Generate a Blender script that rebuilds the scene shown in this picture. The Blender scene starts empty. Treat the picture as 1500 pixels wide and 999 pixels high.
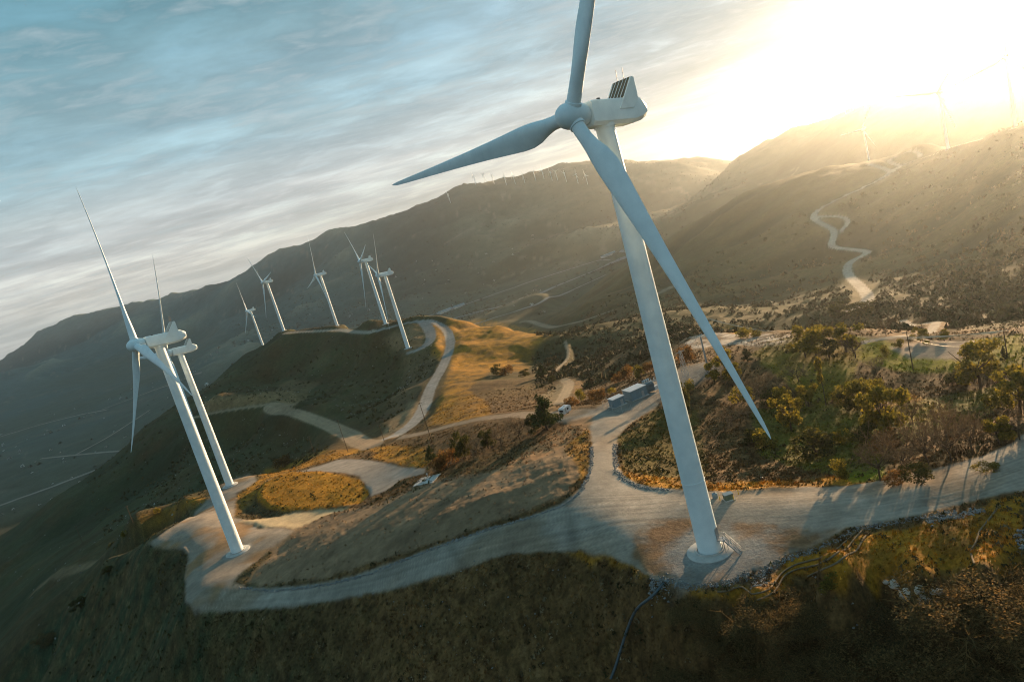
import bpy, bmesh, math, random
import numpy as np
from mathutils import Matrix, Vector
rad = math.radians
random.seed(7)
S = bpy.context.scene
COL = S.collection
# ------------------------------------------------------------------ camera
F_PX, PITCH, ROLL, ZC = 1087.2, rad(10.938), rad(16.115), 70.8      # metres above the pad of the near turbine
cam_d = bpy.data.cameras.new('camera')
cam_d.sensor_width = 36.0
cam_d.lens = F_PX / 1500 * 36.0
cam_d.clip_start, cam_d.clip_end = 1.0, 60000.0
cam = bpy.data.objects.new('camera', cam_d)
COL.objects.link(cam)
S.camera = cam
cp_, sp_, cr_, sr_ = math.cos(PITCH), math.sin(PITCH), math.cos(ROLL), math.sin(ROLL)
FW = np.array([0, cp_, -sp_]); U0 = np.array([0, sp_, cp_]); R0 = np.array([1.0, 0, 0])
RT = R0 * cr_ - U0 * sr_; UP = R0 * sr_ + U0 * cr_
cam.matrix_world = Matrix(((RT[0], UP[0], -FW[0], 0), (RT[1], UP[1], -FW[1], 0), (RT[2], UP[2], -FW[2], ZC), (0, 0, 0, 1)))
# ------------------------------------------------------------------ sun and sky
SUN_AZ, SUN_EL = rad(38.5), rad(5.0)
SUNDIR = Vector((math.sin(SUN_AZ) * math.cos(SUN_EL), math.cos(SUN_AZ) * math.cos(SUN_EL), math.sin(SUN_EL)))
sun_d = bpy.data.lights.new('sun', 'SUN')
sun_d.energy = 4.8; sun_d.angle = rad(0.6); sun_d.color = (1.0, 0.665, 0.37)
sun = bpy.data.objects.new('sun', sun_d); COL.objects.link(sun)
sun.rotation_euler = (-SUNDIR).to_track_quat('-Z', 'Y').to_euler()
S.view_settings.view_transform = 'Standard'; S.view_settings.look = 'None'
S.view_settings.exposure = 1.55; S.view_settings.gamma = 1.0
S.cycles.use_denoising = True; S.cycles.filter_width = 1.05
S.cycles.max_bounces = 4; S.cycles.diffuse_bounces = 2; S.cycles.volume_bounces = 1
S.cycles.transparent_max_bounces = 8; S.cycles.caustics_reflective = False

def NN(nt, typ, loc=None, **kw):
    n = nt.nodes.new(typ)
    for k, v in kw.items(): setattr(n, k, v)
    return n
def mth(nt, op, a, b=None, clamp=False):
    n = nt.nodes.new('ShaderNodeMath'); n.operation = op; n.use_clamp = clamp
    for i, v in enumerate((a, b)):
        if v is None: continue
        if isinstance(v, (int, float)): n.inputs[i].default_value = v
        else: nt.links.new(v, n.inputs[i])
    return n.outputs[0]
def vmth(nt, op, a, b=None):
    n = nt.nodes.new('ShaderNodeVectorMath'); n.operation = op
    for i, v in enumerate((a, b)):
        if v is None: continue
        if isinstance(v, (tuple, list)): n.inputs[i].default_value = v
        else: nt.links.new(v, n.inputs[i])
    return n.outputs['Value'] if op in ('DOT_PRODUCT', 'LENGTH') else n.outputs[0]
def mixc(nt, f, a, b, mode='MIX'):
    n = nt.nodes.new('ShaderNodeMix'); n.data_type = 'RGBA'; n.blend_type = mode
    for i, v in ((0, f), (6, a), (7, b)):
        if isinstance(v, (int, float)): n.inputs[i].default_value = v
        elif isinstance(v, tuple): n.inputs[i].default_value = v if len(v) == 4 else (*v, 1)
        else: nt.links.new(v, n.inputs[i])
    return n.outputs[2]
def ramp(nt, f, stops, interp='LINEAR'):
    n = nt.nodes.new('ShaderNodeValToRGB'); n.color_ramp.interpolation = interp
    el = n.color_ramp.elements
    while len(el) < len(stops): el.new(0.5)
    for e, (p, c) in zip(el, stops):
        e.position = p; e.color = (c, c, c, 1) if isinstance(c, (int, float)) else (*c, 1)
    nt.links.new(f, n.inputs[0]); return n.outputs[0]
def noise(nt, vec, scale, detail=4, rough=0.55, dist=0.0):
    n = nt.nodes.new('ShaderNodeTexNoise'); n.inputs['Scale'].default_value = scale
    n.inputs['Detail'].default_value = detail; n.inputs['Roughness'].default_value = rough
    n.inputs['Distortion'].default_value = dist
    if vec is not None: nt.links.new(vec, n.inputs['Vector'])
    return n.outputs['Fac']

def build_world():
    w = bpy.data.worlds.new('World'); S.world = w; w.use_nodes = True
    nt = w.node_tree; nt.nodes.clear()
    out = NN(nt, 'ShaderNodeOutputWorld'); bg = NN(nt, 'ShaderNodeBackground')
    bg.inputs['Strength'].default_value = 0.0500
    sky = NN(nt, 'ShaderNodeTexSky'); sky.sky_type = 'NISHITA'; sky.sun_disc = False
    sky.sun_elevation = SUN_EL; sky.sun_rotation = SUN_AZ
    sky.altitude = 1200; sky.air_density = 1.0; sky.dust_density = 2.0; sky.ozone_density = 2.0
    d = NN(nt, 'ShaderNodeTexCoord').outputs['Generated']
    sx = NN(nt, 'ShaderNodeSeparateXYZ'); nt.links.new(d, sx.inputs[0])
    z = sx.outputs[2]
    zc = mth(nt, 'MAXIMUM', z, -0.045)
    # cloud deck: project the direction on a plane overhead
    cb = NN(nt, 'ShaderNodeCombineXYZ')
    den = mth(nt, 'ADD', zc, 0.07)
    nt.links.new(mth(nt, 'DIVIDE', sx.outputs[0], den), cb.inputs[0]); nt.links.new(mth(nt, 'DIVIDE', sx.outputs[1], den), cb.inputs[1])
    pl = cb.outputs[0]
    rot = NN(nt, 'ShaderNodeVectorRotate'); rot.rotation_type = 'Z_AXIS'; rot.inputs['Angle'].default_value = rad(-14)
    nt.links.new(pl, rot.inputs['Vector'])
    st = vmth(nt, 'MULTIPLY', rot.outputs[0], (0.85, 1.0, 1.0))
    big = noise(nt, st, 0.55, 5, 0.55, 0.3)
    mid = noise(nt, st, 1.9, 6, 0.6, 0.5)
    fine = noise(nt, vmth(nt, 'MULTIPLY', rot.outputs[0], (0.8, 1.2, 1.0)), 5.0, 5, 0.65, 0.4)
    den_ = mth(nt, 'ADD', mth(nt, 'MULTIPLY', big, 0.5), mth(nt, 'ADD', mth(nt, 'MULTIPLY', mid, 0.34), mth(nt, 'MULTIPLY', fine, 0.16)))
    sdot = vmth(nt, 'DOT_PRODUCT', d, tuple(SUNDIR))
    sang = mth(nt, 'ARCCOSINE', mth(nt, 'MINIMUM', sdot, 0.99999))
    s01 = mth(nt, 'DIVIDE', sang, math.pi)
    e01 = mth(nt, 'MULTIPLY', mth(nt, 'ARCSINE', z), 2 / math.pi)           # 0 horizon .. 1 zenith
    # cloud base colour (radiance x10) by elevation, warmed towards the sun
    far = ramp(nt, e01, [(0.0, (4.50, 4.35, 4.15)), (0.05, (4.50, 4.50, 4.40)), (0.10, (2.60, 3.70, 4.05)), (0.20, (1.25, 2.55, 3.00)), (0.38, (0.70, 2.20, 2.90)), (1.0, (0.55, 2.30, 3.20))])
    near = ramp(nt, e01, [(0.0, (4.2, 4.1, 4.1)), (0.05, (4.1, 4.1, 4.2)), (0.10, (3.0, 3.3, 3.5)), (0.22, (1.8, 2.6, 2.9)), (0.5, (.8, 2.3, 3.0)), (1.0, (.55, 2.3, 3.2))])
    k = ramp(nt, s01, [(0.04, 1.0), (0.12, 0.70), (0.24, 0.22), (0.38, 0.0)])
    clouds = mixc(nt, k, far, near)
    back = ramp(nt, e01, [(0.0, (2.6, 3.1, 3.3)), (0.12, (2.1, 2.9, 3.3)), (0.4, (1.35, 2.5, 3.1)), (1.0, (1.15, 2.4, 3.2))])
    clouds = mixc(nt, ramp(nt, s01, [(0.40, 0.0), (0.58, 1.0)]), clouds, back)
    shade = ramp(nt, den_, [(0.38, 1.38), (0.45, 1.14), (0.53, 0.88), (0.62, 0.70)])
    bright = ramp(nt, mth(nt, 'ADD', mth(nt, 'MULTIPLY', fine, 0.55), mth(nt, 'MULTIPLY', mid, 0.45)), [(0.50, 0.0), (0.66, 1.0)])
    clouds = mixc(nt, 1.0, clouds, shade, 'MULTIPLY')
    # long flat bars of cloud low over the hills
    azv = mth(nt, 'ARCTAN2', sx.outputs[0], sx.outputs[1])
    cs = NN(nt, 'ShaderNodeCombineXYZ'); nt.links.new(mth(nt, 'MULTIPLY', azv, 2.2), cs.inputs[0]); nt.links.new(mth(nt, 'ADD', mth(nt, 'MULTIPLY', z, 26.0), mth(nt, 'MULTIPLY', azv, 1.0)), cs.inputs[1])
    bars = noise(nt, cs.outputs[0], 1.0, 5, .55, .25)
    bamt = ramp(nt, e01, [(0.0, .85), (.10, .7), (.2, .15), (.3, 0.0)])
    clouds = mixc(nt, bamt, clouds, mixc(nt, 1.0, clouds, ramp(nt, bars, [(.34, (.80, .85, .88)), (.47, (.95, .97, .98)), (.58, (1.10, 1.09, 1.07))]), 'MULTIPLY'))
    clouds = mixc(nt, mth(nt, 'MULTIPLY', bright, 0.42), clouds, mixc(nt, k, (4.6, 5.3, 5.5), (6, 5.8, 5.5)))
    glow = ramp(nt, s01, [(0.0, 8.0), (0.028, 2.8), (0.05, .5), (0.07, 0.1), (0.09, 0.0)])
    glow = mixc(nt, 1.0, glow, (0.97, 0.97, 1.0), 'MULTIPLY')
    clear = mixc(nt, 1.0, sky.outputs[0], (1.3, 1.75, 1.95), 'MULTIPLY')
    gap = ramp(nt, den_, [(0.40, 0.82), (0.50, 0.94)])
    col = mixc(nt, gap, clear, clouds)
    col = mixc(nt, 1.0, col, glow, 'ADD')
    nt.links.new(col, bg.inputs['Color']); nt.links.new(bg.outputs[0], out.inputs[0])
build_world()

# ------------------------------------------------------------------ terrain: heights on a grid of bearings and distances
def ray(px, py):                       # bearing and slope of the sight line through a point of the picture
    d = FW * F_PX + RT * (px - 750) + UP * (499.5 - py)
    h = math.hypot(d[0], d[1]); return math.atan2(d[0], d[1]), d[2] / h
def proj(x, y, z):
    P = np.stack([np.asarray(x, float), np.asarray(y, float), np.asarray(z, float) - ZC], -1)
    w = P @ FW; return 750 + F_PX * (P @ RT) / w, 499.5 - F_PX * (P @ UP) / w

# hash noise
def _h(ix, iy, seed):
    n = (ix.astype(np.int64) * 374761393 + iy.astype(np.int64) * 668265263 + seed * 974634777) & 0x7fffffff
    n = ((n ^ (n >> 13)) * 1274126177) & 0x7fffffff
    return (n ^ (n >> 16)) & 0xffff
def pnoise(x, y, seed=0):              # gradient noise, about -0.7..0.7
    x0 = np.floor(x); y0 = np.floor(y); fx = x - x0; fy = y - y0
    u = fx * fx * fx * (fx * (fx * 6 - 15) + 10); v = fy * fy * fy * (fy * (fy * 6 - 15) + 10)
    def g(dx, dy):
        a = _h(x0 + dx, y0 + dy, seed) * (2 * math.pi / 65536.0)
        return np.cos(a) * (fx - dx) + np.sin(a) * (fy - dy)
    a = g(0, 0); b = g(1, 0); c = g(0, 1); d = g(1, 1)
    return (a + (b - a) * u) * (1 - v) + (c + (d - c) * u) * v
def fbm(x, y, wl, oct=4, seed=0, gain=0.5):
    s = 0; a = 1.0
    for k in range(oct):
        s = s + a * pnoise(x / wl + 17.3 * k, y / wl - 9.1 * k, seed + k); wl *= 0.5; a *= gain
    return s
def ridged(x, y, wl, oct=4, seed=0):
    s = 0; a = 1.0; w = 1.0
    for k in range(oct):
        n = 1 - np.abs(pnoise(x / wl + 5.7 * k, y / wl + 3.3 * k, seed + k)) * 2.2
        s = s + a * n * w; w = np.clip(n, 0, 1); wl *= 0.5; a *= 0.5
    return s - 1.0
def sstep(a, b, x):
    t = np.clip((x - a) / (b - a), 0, 1); return t * t * (3 - 2 * t)

# control points: (px, py, 'z', height) or (px, py, 'r', distance), or ('h', bearing, distance, height) for ground hidden behind a crest
CTRL = [
 # near pad, road and junction
 (1040,806,'z',0),(980,780,'z',0),(1110,830,'z',-.6),(960,845,'z',-.8),(1170,790,'z',0),(1040,735,'z',.2),(930,745,'z',0),
 (880,715,'z',-.4),(885,660,'z',-2),(890,620,'z',-4),(1200,745,'z',.8),(1350,712,'z',1.6),(1500,680,'z',3),
 (1500,735,'z',3),(1400,765,'z',2.4),(1300,800,'z',1.4),(1200,846,'z',2.4),(1200,800,'z',-.6),(1300,773,'z',.6),(1400,752,'z',1.2),(1100,868,'z',.8),(1100,850,'z',-1.2),(1000,872,'z',-2.2),
 (1250,846,'z',3.1),(1350,846,'z',4.0),(1450,846,'z',4.6),(1330,870,'z',-.2),(1200,890,'z',-3.5),(1080,905,'z',-5),(1400,880,'z',-.5),
 (1500,860,'z',0.5),(1500,930,'z',-4),(1500,999,'z',-8),(1300,935,'z',-7),(1300,999,'z',-11),(1100,960,'z',-11),(1100,999,'z',-14),(950,999,'z',-17),(940,950,'z',-12.5),(1000,920,'z',-8),
 # road along the ridge to the left pad and the slope below it
 (800,770,'z',-1.5),(700,790,'z',-4),(600,835,'z',-9),(500,855,'z',-14),(400,878,'z',-19),(300,885,'z',-22.3),
 (960,862,'z',-2),(900,830,'z',-2.2),(800,812,'z',-3),(700,822,'z',-5),(600,852,'z',-10),(500,872,'z',-14.8),(400,895,'z',-19.6),(300,900,'z',-23.5),
 (880,900,'z',-8.5),(850,999,'z',-16),(780,880,'z',-8),(700,999,'z',-17.5),(700,900,'z',-10.5),(600,930,'z',-15.5),(500,999,'z',-25),(500,930,'z',-19.5),(400,940,'z',-24.5),(300,999,'z',-37),(300,940,'z',-28),
 # left pad
 (349,809,'z',-22.3),(300,840,'z',-22.3),(420,800,'z',-22),(275,805,'z',-22.8),(222,797,'z',-23.4),(300,760,'z',-23.4),(275,885,'z',-22.8),(250,790,'z',-23.2),
 (200,815,'z',-30),(255,850,'z',-28),(180,870,'z',-42),(230,930,'z',-40),(120,930,'z',-58),(60,999,'z',-72),(170,999,'z',-52),(100,890,'z',-60),(160,830,'z',-45),
 (20,960,'r',480),(0,930,'r',640),
 # ridge top between the pads
 (335,711,'z',-39.2),(300,720,'z',-39),(260,745,'z',-40),(200,772,'z',-46),(300,745,'z',-36),(380,700,'z',-38.5),(440,690,'z',-37),(500,672,'z',-37),(540,655,'z',-40),(420,665,'r',640),
 (360,750,'z',-29),(400,765,'z',-26),(470,755,'z',-25),(450,720,'z',-28),(390,725,'z',-31),(520,725,'z',-26),(480,700,'z',-29.5),(540,690,'z',-29),(590,700,'z',-23),(560,715,'z',-24),(600,680,'z',-25),
 (430,790,'z',-21.5),(500,765,'z',-18),(560,735,'z',-16),(620,705,'z',-13.5),(680,690,'z',-9),(740,665,'z',-7),(820,625,'z',-6.5),(840,600,'z',-7),
 (380,850,'z',-20.5),(420,830,'z',-17.5),(500,810,'z',-11.5),(560,780,'z',-9),(620,770,'z',-5.5),(700,740,'z',-2.5),(780,700,'z',-1.2),(850,650,'z',-2.6),(640,735,'z',-7.0),(720,700,'z',-4.5),(820,680,'z',-.2),
 (600,660,'z',-30),(560,660,'z',-36),(650,640,'z',-27),(700,620,'z',-24),(760,605,'z',-19),(800,598,'z',-14),
 # saddle, road to the middle ridge, golden hill
 (560,648,'z',-43),(590,630,'z',-45),(625,590,'z',-49),(635,550,'z',-52),(660,510,'z',-55),(655,485,'z',-51),(625,468,'z',-46),(612,466,'c',880,1050,-140),
 (680,470,'c',850,1000,-140),(740,479,'c',760,900,-130),(800,490,'c',690,800,-125),(700,500,'z',-56),(700,540,'z',-54),(760,520,'z',-66),(680,580,'z',-45),(760,560,'z',-53),(810,540,'z',-67),(690,600,'z',-35),(770,585,'z',-37),
 (830,560,'z',-48),(840,520,'z',-72),(870,560,'z',-45),(870,590,'z',-20),(850,490,'r',760),(900,520,'r',560),(950,500,'r',560),(900,550,'r',400),
 # middle ridge with five turbines, its dark near face, and the spur road
 (602,512,'z',-51),(565,477,'z',-37.2),(540,487,'z',-40),(495,480,'z',-44.8),(418,487,'z',-35.8),(460,482,'c',1120,1350,-130),(530,476,'c',960,1150,-130),(590,470,'c',900,1100,-150),
 (380,505,'c',1205,1450,-150),(350,525,'c',1215,1500,-170),(300,570,'c',1190,1500,-210),(250,605,'c',1190,1500,-240),(200,640,'c',1180,1500,-260),(100,718,'c',1150,1450,-280),(0,790,'c',1150,1450,-290),
 (450,530,'r',1010),(520,530,'r',900),(570,530,'r',800),(400,560,'r',1020),(450,570,'r',880),(500,580,'r',760),(540,600,'r',640),(580,570,'r',690),(620,530,'z',-57),(600,560,'z',-60),(560,620,'z',-56),(520,640,'z',-55),
 (400,597,'r',760),(430,585,'r',830),(450,605,'r',690),(490,640,'r',560),(370,582,'r',860),(310,592,'r',900),(430,630,'r',690),(470,655,'r',540),(370,640,'r',800),(300,650,'r',830),(250,680,'r',880),(200,720,'r',850),(150,760,'r',830),(330,680,'r',700),(260,730,'r',640),
 (100,800,'r',800),(40,860,'r',700),(150,812,'r',560),(0,880,'r',800),(90,840,'r',600),
 # substation, grove and lawn
 (900,600,'z',-6),(930,580,'z',-7),(960,570,'z',-8),(1000,548,'z',-9),(1040,540,'z',-9.5),(980,530,'z',-22),(1000,500,'z',-26),
 (950,610,'z',-7),(940,680,'z',-4.5),(960,650,'z',-7),(1000,640,'z',-9),(1010,690,'z',-5),(1100,690,'z',-6),(1100,650,'z',-10),(1100,600,'z',-12.5),(1060,560,'z',-12),(1180,650,'z',-10),(1200,600,'z',-11.5),(1250,640,'z',-8),(1150,700,'z',-4.5),(1250,690,'z',-3),(1350,680,'z',-1),(1450,640,'z',0),(1500,620,'z',1),
 (1300,650,'z',-5.5),(1300,600,'z',-8),(1350,600,'z',-8.5),(1400,600,'z',-10.5),(1450,580,'z',-10),(1500,560,'z',-8),(1400,550,'z',-13),(1300,560,'z',-11),(1250,560,'z',-11.5),(1200,540,'z',-11.5),(1150,530,'z',-11.5),
 (1170,500,'z',-11),(1230,510,'z',-12),(1250,540,'z',-11.5),(1310,540,'z',-12.5),(1340,515,'z',-14.5),(1280,505,'z',-14.5),(1420,510,'z',-14),(1480,510,'z',-12),(1500,485,'z',-14),(1430,485,'c',305,400,-45),(1330,492,'c',290,390,-45),(1240,480,'c',320,420,-55),
 (1100,500,'z',-18),(1150,490,'z',-17),(1060,500,'z',-21),(1130,485,'c',345,470,-70),(1050,487,'c',390,520,-75),(1000,478,'r',480),
 # brushy canyon and the right hand ridge
 (1000,455,'r',700),(1100,455,'r',700),(1200,460,'r',560),(1270,450,'r',540),(1340,470,'r',400),(1400,460,'r',420),(1500,440,'r',430),(1340,430,'r',560),
 (1200,400,'r',880),(1100,400,'r',1020),(1000,420,'r',1050),(930,450,'r',1020),(890,470,'r',960),(870,440,'r',1300),
 (1240,360,'r',1000),(1280,372,'r',900),(1250,400,'r',800),(1200,320,'r',1180),(1230,290,'r',1250),(1320,240,'r',1360),
 (1273,236,'r',1400),(1389,219,'r',1290),(1488,186,'r',1060),(1500,183,'c',1060,1300,-80),(1440,204,'c',1170,1450,-100),(1350,212,'c',1420,1650,-120),(1300,226,'c',1450,1700,-130),(1210,248,'c',1520,1800,-170),(1150,265,'c',1570,1850,-190),
 (1100,285,'c',1650,1950,-220),(1000,340,'c',1750,2050,-270),(900,400,'c',1850,2150,-295),(830,455,'c',1900,2200,-300),(1100,340,'r',1300),(1000,385,'r',1300),(920,420,'r',1450),
 (1400,350,'r',780),(1500,300,'r',730),(1400,270,'r',1020),(1500,400,'r',490),(1300,330,'r',1000),(1320,300,'r',1080),(1450,300,'r',820),
 # valley floor and the mountains behind it
 (0,600,'z',-300),(100,600,'z',-300),(200,560,'z',-300),(0,700,'z',-300),(100,660,'z',-300),(650,452,'z',-292),(750,420,'z',-290),(900,376,'z',-288),(700,470,'r',2300),(800,440,'r',2250),(0,550,'r',6500),(200,590,'z',-300),
 (500,430,'r',4300),(400,450,'r',4700),(300,490,'z',-296),(600,430,'r',3400),(700,400,'r',3350),(800,370,'r',3350),(900,345,'r',3300),(1000,318,'r',3100),
 (300,540,'r',3100),
 (750,330,'r',4300),(650,340,'r',4350),(850,300,'r',4200),(950,290,'r',3900),(1050,268,'r',3700),(550,370,'r',4700),(450,400,'r',5200),(350,440,'r',5600),
 (1000,237,'c',4700,6500,-200),(950,241,'c',4800,6500,-200),(900,243,'c',4850,6500,-200),(860,241,'c',4900,6500,-200),(810,253,'c',5000,6500,-200),(770,262,'c',5000,6500,-200),(700,270,'c',5050,6800,-200),(650,277,'c',5100,6800,-200),(620,291,'c',5200,6800,-200),(560,315,'c',5400,7000,-200),(480,350,'c',5700,7400,-200),(400,380,'c',6000,7600,-200),(350,405,'c',6200,7800,-200),(300,418,'c',6500,8000,-200),
 (250,439,'c',7200,8800,-220),(215,441,'c',7500,9000,-220),(180,448,'c',7800,9200,-220),(100,472,'c',8200,9600,-240),(50,495,'c',8400,9700,-260),(0,521,'c',8600,9700,-290),(100,520,'r',7000),(200,480,'r',6700),(30,540,'r',7200),
 (1072,237,'c',3600,4600,-200),(1120,224,'c',3300,4400,-190),(1196,193,'c',3000,4000,-180),(1222,175,'c',2950,4000,-150),(1250,162,'c',2900,4000,-130),(1296,145,'c',2850,3900,-120),(1340,131,'c',2800,3900,-100),(1400,110,'c',2750,3900,-80),(1460,92,'c',2700,3900,-60),(1500,80,'c',2700,3900,-50),
 (1250,205,'r',2300),(1350,180,'r',2150),(1450,160,'r',2050),(1180,235,'r',2500),(1120,262,'r',2700),(1050,295,'r',2600),(950,345,'r',2700),
 # hidden ground that keeps the layers apart
 ('h',-18.5,520,-70),('h',-22,560,-95),('h',-14,520,-62),('h',-25,540,-90),('h',-29,430,-70),('h',-33,420,-85),('h',-38,420,-95),('h',-38,330,-70),
 ('h',-45,300,-70),('h',-45,600,-150),('h',-45,1100,-230),('h',-45,2000,-300),('h',-45,5000,-300),('h',-45,9000,-250),('h',45,120,2),('h',45,250,-8),('h',45,500,-30),('h',45,1000,-20),('h',45,2500,20),('h',45,5000,-60),
 ('h',0,60,-38),('h',-25,60,-45),('h',25,60,-30),('h',-45,60,-50),('h',45,60,-20),('h',-40,150,-52),('h',0,25,-50),('h',-30,25,-52),('h',30,25,-46),('h',-30,10000,-280),('h',0,10000,-250),('h',30,10000,-250),
]
def make_height():
    P = []
    for c in CTRL:
        if c[0] == 'h':
            P.append((rad(c[1]), c[2], c[3])); continue
        a, t = ray(c[0], c[1])
        if c[2] == 'z': r = (c[3] - ZC) / t; P.append((a, r, c[3]))
        elif c[2] == 'r': P.append((a, c[3], ZC + t * c[3]))
        else:
            P.append((a, c[3], ZC + t * c[3])); P.append((a, c[4], c[5]))
    P = np.array(P)
    return P
CP = make_height()
KU = 1.7
class TPS:
    def __init__(s, P, smooth=2e-4):
        s.q = np.stack([P[:, 0] * KU, np.log(P[:, 1])], 1); v = P[:, 2] / P[:, 1]
        n = len(v); D = s.q[:, None] - s.q[None]; d2 = (D ** 2).sum(-1)
        K = s.k(d2) + smooth * np.eye(n)
        Q = np.concatenate([np.ones((n, 1)), s.q], 1)
        A = np.block([[K, Q], [Q.T, np.zeros((3, 3))]])
        s.w = np.linalg.solve(A, np.concatenate([v, np.zeros(3)]))
    @staticmethod
    def k(d2): return (d2 + 1e-4) ** 0.75         # between linear and cubic: soft crests without overshoot
    def __call__(s, a, r):
        u = (a * KU).ravel(); v = np.log(r).ravel(); o = np.empty(u.size)
        for i in range(0, u.size, 40000):
            d2 = (u[i:i+40000, None] - s.q[None, :, 0]) ** 2 + (v[i:i+40000, None] - s.q[None, :, 1]) ** 2
            o[i:i+40000] = s.k(d2) @ s.w[:-3] + s.w[-3] + s.w[-2] * u[i:i+40000] + s.w[-1] * v[i:i+40000]
        return (o.reshape(a.shape)) * r
tps = TPS(CP)
AZ = np.concatenate([np.radians(np.arange(-48, 48.01, 0.1))])
def lnsteps(segs):
    o = [math.log(segs[0][0])]
    for lo, hi, st in segs:
        n = max(1, int(round((math.log(hi) - math.log(lo)) / st))); o += list(np.linspace(math.log(lo), math.log(hi), n + 1)[1:])
    return np.array(o)
LR = lnsteps([(20, 90, .03), (90, 230, .0034), (230, 1500, .0062), (1500, 9800, .0115)])
RR = np.exp(LR)
A2, R2 = np.meshgrid(AZ, RR, indexing='ij')
X2 = R2 * np.sin(A2); Y2 = R2 * np.cos(A2)
H = tps(A2, R2)
H = np.where(H > 150, 150 + (H - 150) * np.where(np.abs(A2) > rad(39), .1, .8), H)

class Grid:
    def __init__(s, H): s.H = H
    def at(s, x, y):
        x = np.asarray(x, float); y = np.asarray(y, float)
        a = np.arctan2(x, y); l = np.log(np.maximum(np.hypot(x, y), 20.1))
        fa = np.clip((a - AZ[0]) / (AZ[1] - AZ[0]), 0, len(AZ) - 1.001); ia = fa.astype(int); fa = fa - ia
        ir = np.clip(np.searchsorted(LR, l) - 1, 0, len(LR) - 2); fr = np.clip((l - LR[ir]) / (LR[ir + 1] - LR[ir]), 0, 1)
        h = s.H
        return (h[ia, ir] * (1 - fr) + h[ia, ir + 1] * fr) * (1 - fa) + (h[ia + 1, ir] * (1 - fr) + h[ia + 1, ir + 1] * fr) * fa
    def hit(s, px, py, rmin=60.0):     # where a sight line meets the ground
        a, t = ray(px, py)
        r = RR[RR > rmin]; z = s.at(r * math.sin(a), r * math.cos(a)); g = z - (ZC + t * r)
        k = np.argmax(g >= 0)
        if g[k] < 0: k = len(r) - 1
        if k > 0:
            f = g[k - 1] / (g[k - 1] - g[k]); rr = r[k - 1] + (r[k] - r[k - 1]) * f
        else: rr = r[0]
        return np.array([rr * math.sin(a), rr * math.cos(a), ZC + t * rr])
G0 = Grid(H)
# ------------------------------------------------------------------ roads, pads and ground cover, traced once and laid on the ground
RANGE = {'hill_road': (300, 960), 'loop_road': (600, 960), 'ridge_road': (800, 1260), 'spur_road': (380, 900), 'contour_road': (600, 1200), 'canyon_road': (400, 1500)}
def lay(pts, step=8.0, rmin=60.0, span=None):     # sight lines through the photograph -> points on the ground
    out = []
    for i in range(len(pts) - 1):
        (x0, y0), (x1, y1) = pts[i][:2], pts[i + 1][:2]
        n = max(1, int(math.hypot(x1 - x0, y1 - y0) / step))
        for k in range(n): out.append(G0.hit(x0 + (x1 - x0) * k / n, y0 + (y1 - y0) * k / n, rmin))
    out.append(G0.hit(*pts[-1][:2], rmin)); out = np.array(out)
    if span:
        r = np.hypot(out[:, 0], out[:, 1]); out = out[(r > span[0]) & (r < span[1])]
    return out
def inside(poly, x, y):
    m = np.zeros(x.shape, bool)
    b = (x >= poly[:, 0].min()) & (x <= poly[:, 0].max()) & (y >= poly[:, 1].min()) & (y <= poly[:, 1].max())
    px, py = x[b], y[b]; c = np.zeros(px.shape, bool)
    q = np.roll(poly, -1, 0)
    for (xa, ya), (xb, yb) in zip(poly[:, :2], q[:, :2]):
        if ya == yb: continue
        c ^= ((ya > py) != (yb > py)) & (px < (xb - xa) * (py - ya) / (yb - ya) + xa)
    m[b] = c; return m
def region(pts, jit=0.0, wl=4.0, seed=3):
    p = lay(list(pts) + [pts[0]])[:-1]
    jx = X2 + (jit * fbm(X2, Y2, wl, 2, seed) if jit else 0); jy = Y2 + (jit * fbm(X2, Y2, wl, 2, seed + 9) if jit else 0)
    return inside(p, jx, jy)
def smooth_line(P, n=3):
    for _ in range(n):
        Q = P.copy(); Q[1:-1] = (P[:-2] + 2 * P[1:-1] + P[2:]) / 4; P = Q
    return P
def line_dist(P, x, y, reach):         # distance to a polyline, height on it, distance along it
    D = np.full(x.shape, 1e9); Z = np.zeros(x.shape); L = np.zeros(x.shape); s0 = 0.0
    for a, b in zip(P[:-1], P[1:]):
        ex, ey = b[0] - a[0], b[1] - a[1]; l2 = ex * ex + ey * ey
        if l2 < 1e-9: continue
        bb = (x > min(a[0], b[0]) - reach) & (x < max(a[0], b[0]) + reach) & (y > min(a[1], b[1]) - reach) & (y < max(a[1], b[1]) + reach)
        if bb.any():
            px, py = x[bb], y[bb]; t = np.clip(((px - a[0]) * ex + (py - a[1]) * ey) / l2, 0, 1)
            cx = px - a[0] - t * ex; cy = py - a[1] - t * ey; d = np.hypot(cx, cy)
            side = np.sign(cx * ey - cy * ex); o = d < np.abs(D[bb])
            for arr, val in ((D, d * side), (Z, a[2] + t * (b[2] - a[2])), (L, s0 + t * math.sqrt(l2))):
                tmp = arr[bb]; tmp[o] = val[o]; arr[bb] = tmp
        s0 += math.sqrt(l2)
    return D, Z, L

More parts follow.
